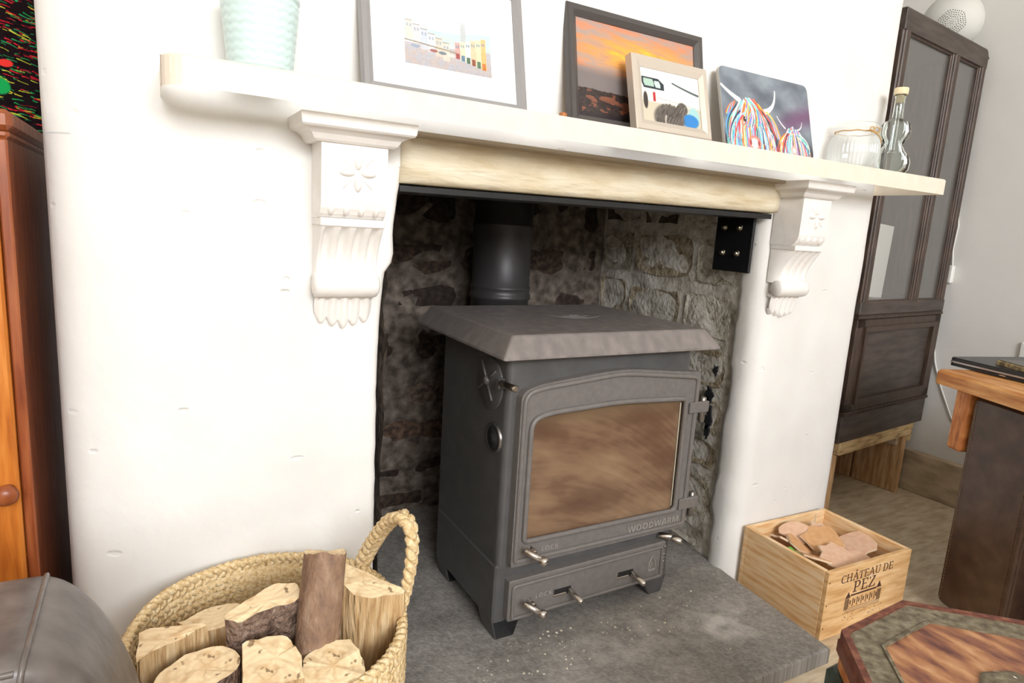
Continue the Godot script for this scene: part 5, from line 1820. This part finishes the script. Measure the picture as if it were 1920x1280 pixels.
	tube(s, add.call([Vector3(2.414, 0.765, -0.196), Vector3(2.414, 0.71, -0.208), Vector3(2.414, 0.647, -0.214), Vector3(2.414, 0.56, -0.205), Vector3(2.414, 0.48, -0.187), Vector3(2.414, 0.40, -0.155), Vector3(2.414, 0.30, -0.103), Vector3(2.414, 0.24, -0.05)]), 0.0028, 8)
	obj("flex", s, M.plastic, g)
	s = S()
	cbox(s, Vector3(2.408, 0.792, -0.19), Vector3(0.018, 0.062, 0.026), 0.004)
	obj("inline_switch", s, M.plastic, g)

func armchair() -> void:
	var o := Vector3(1.640, 0.0, 0.290)
	var turn := deg_to_rad(-113.6)
	var tr := Transform3D(Basis(Vector3.UP, turn), o)
	var t := thing("leather_sofa", "brown leather sofa with stitched arm front, at the right edge", "sofa", o, turn)
	var s := S()
	# arm: front panel and body behind it
	prism(s, rounded([Vector2(0.0, 0.035), Vector2(0.185, 0.035), Vector2(0.185, 0.545), Vector2(0.0, 0.545)], [0.02, 0.01, 0.02, 0.02], 5), -0.03, 0.0, 0.006)
	var ap := obj("arm_front", s, M.leather, t)
	s = S()
	softbox(s, Vector3(0.092, 0.29, -0.335), Vector3(0.186, 0.52, 0.63), 10.0, 30)
	obj("arm_side", s, M.leather, t)
	s = S()
	for x in [0.012, 0.166]:
		for i in 62: rod(s, Vector3(x, 0.048 + 0.0079 * i, 0.0008), Vector3(x, 0.0528 + 0.0079 * i, 0.0008), 0.0009, 5)
	var st := obj("stitching", s, M.stitch, ap, "pale row of stitches")
	st.set_meta("kind", "stuff")
	s = S()
	tube(s, [Vector3(0.178, 0.04, 0.0), Vector3(0.180, 0.3, 0.001), Vector3(0.178, 0.54, 0.0)], 0.005, 8)
	obj("piping", s, M.leather, ap)
	s = S()
	softbox(s, Vector3(0.62, 0.20, -0.34), Vector3(0.86, 0.33, 0.62), 9.0, 26)
	obj("seat_base", s, M.leather, t)
	s = S()
	softbox(s, Vector3(0.62, 0.40, -0.33), Vector3(0.86, 0.16, 0.60), 6.0, 26)
	obj("seat_cushion", s, M.leather, t)
	s = S()
	softbox(s, Vector3(0.60, 0.55, -0.58), Vector3(0.9, 0.62, 0.14), 6.0, 26)
	obj("backrest", s, M.leather, t)
	for x in [0.05, 0.95]:
		for z in [-0.08, -0.55]:
			s = S()
			span(s, Vector3(x - 0.02, 0.0, z - 0.02), Vector3(x + 0.02, 0.05, z + 0.02), 0.003)
			obj("foot", s, M.black, t)
	# wooden tray over the arm
	var w := thing("arm_tray", "pale brown wooden tray hung over the leather sofa's arm", "tray", o, turn)
	s = S()
	prism(s, rounded([Vector2(-0.108, -0.021), Vector2(0.30, -0.021), Vector2(0.30, 0.30), Vector2(-0.112, 0.30)], 0.022, 5), 0.552, 0.586, 0.006, Transform3D(Basis(Vector3.RIGHT, -PI / 2)))
	obj("tray_board", s, M.tray, w)
	s = S()
	span(s, Vector3(-0.046, 0.408, -0.285), Vector3(-0.004, 0.554, 0.010), 0.006)
	obj("side_leg", s, M.tray_end, w)
	# laptop and phone
	var l := thing("laptop", "closed black laptop with silver edge lying on the wooden tray", "laptop", Vector3(1.752, 0.5875, 0.170), deg_to_rad(-104.0))
	s = S()
	prism(s, rounded([Vector2(0, 0), Vector2(0.36, 0), Vector2(0.36, 0.25), Vector2(0, 0.25)], 0.014, 5), 0.0, 0.008, 0.002, Transform3D(Basis(Vector3.RIGHT, -PI / 2)))
	obj("base", s, M.black, l)
	s = S()
	prism(s, rounded([Vector2(-0.001, -0.001), Vector2(0.361, -0.001), Vector2(0.361, 0.251), Vector2(-0.001, 0.251)], 0.014, 5), 0.008, 0.0125, 0.001, Transform3D(Basis(Vector3.RIGHT, -PI / 2)))
	obj("deck_edge", s, plain(C("a79f99"), 0.3, 0.8), l, "silver edge")
	s = S()
	prism(s, rounded([Vector2(0, 0), Vector2(0.36, 0), Vector2(0.36, 0.25), Vector2(0, 0.25)], 0.014, 5), 0.0135, 0.021, 0.002, Transform3D(Basis(Vector3.RIGHT, -PI / 2)))
	obj("screen_lid", s, plain(C("1b1b1d"), 0.32), l)
	s = S()
	span(s, Vector3(0.13, 0.003, 0.0), Vector3(0.145, 0.006, 0.0012), 0.0004)
	obj("indicator", s, M.chrome, l)
	var p := thing("phone", "phone in a worn tan case lying on the closed laptop", "phone", Vector3(1.765, 0.609, 0.262), deg_to_rad(-118.0))
	s = S()
	prism(s, rounded([Vector2(0, 0), Vector2(0.155, 0), Vector2(0.155, 0.078), Vector2(0, 0.078)], 0.012, 5), 0.0, 0.011, 0.003, Transform3D(Basis(Vector3.RIGHT, -PI / 2)))
	obj("case", s, surf(noise_tex(0.03, [[0.2, C("6a5a40")], [0.55, C("9c8860")], [0.9, C("c5b790")]], 3, 60, 256), Vector3(7, 7, 7), 0.5), p)
	s = S()
	prism(s, rounded([Vector2(0.003, 0.003), Vector2(0.152, 0.003), Vector2(0.152, 0.075), Vector2(0.003, 0.075)], 0.010, 5), 0.0105, 0.0125, 0.0008, Transform3D(Basis(Vector3.RIGHT, -PI / 2)))
	obj("screen", s, plain(C("4a453c"), 0.3), p)

func octagon(r: float, turn: float) -> Array:
	var out := []
	for k in 8: out.append(Vector2(cos(turn + TAU * k / 8), sin(turn + TAU * k / 8)) * r)
	return out

func side_table() -> void:
	var c := Vector3(0.8075, 0, 0.7605)
	var t := thing("octagonal_table", "small octagonal carved wooden table with worn reddish top, near right corner", "table", c)
	var up := Transform3D(Basis(Vector3.RIGHT, -PI / 2))
	var a := deg_to_rad(22.5 + 2.5)
	var s := S()
	prism(s, octagon(0.189, a), 0.372, 0.390, 0.003, up)
	obj("top_moulding", s, M.table_edge, t)
	s = S()
	prism(s, octagon(0.1845, a), 0.350, 0.372, 0.004, up)
	obj("lower_moulding", s, M.tray_end, t)
	s = S()
	prism(s, octagon(0.196, a), 0.318, 0.348, 0.006, up)
	obj("green_tier", s, M.table_green, t, "dark green painted tier")
	s = S()
	ring(s, octagon(0.187, a), octagon(0.178, a), 0.388, 0.4005, up)
	obj("edge_bead", s, M.table_edge, t)
	s = S()
	ring(s, octagon(0.178, a), octagon(0.142, a), 0.388, 0.3985, up)
	obj("rim_band", s, M.table_rim, t, "grey green worn band")
	s = S()
	ring(s, octagon(0.1435, a), octagon(0.1395, a), 0.388, 0.4005, up)
	obj("inner_bead", s, M.table_rim, t)
	s = S()
	prism(s, octagon(0.1405, a), 0.388, 0.3975, 0.0, up)
	obj("top_panel", s, M.table_wood, t, "worn reddish brown panel")
	s = S()
	lathe(s, [[0.052, 0.3970], [0.050, 0.4005], [0.044, 0.4015], [0.040, 0.3995], [0.034, 0.4015], [0.0, 0.402]], Vector3.ZERO, 8)
	obj("centre_boss", s, M.table_rim, t)
	for k in 8:
		var b := Basis(Vector3.UP, TAU * k / 8.0 + deg_to_rad(-2.5))
		s = S()
		var arch := [Vector2(-0.068, 0.0), Vector2(-0.045, 0.0), Vector2(-0.045, 0.17), Vector2(-0.03, 0.215), Vector2(-0.008, 0.235), Vector2(0.0, 0.26), Vector2(0.008, 0.235), Vector2(0.03, 0.215), Vector2(0.045, 0.17), Vector2(0.045, 0.0), Vector2(0.068, 0.0), Vector2(0.068, 0.318), Vector2(-0.068, 0.318)]
		prism(s, arch, 0.150, 0.164, 0.002, Transform3D(b))
		obj("arched_leg_panel", s, M.table_edge, t)
	var th := thing("white_thread", "short curled white thread lying on the octagonal table's top", "thread", Vector3(0.832, 0.3985, 0.728), 0.0, "", true)
	s = S()
	tube(s, [Vector3(0.822, 0.3995, 0.716), Vector3(0.830, 0.3995, 0.720), Vector3(0.835, 0.3995, 0.727), Vector3(0.834, 0.3995, 0.735)], 0.0009, 6)
	obj("strand", s, M.plastic, th)
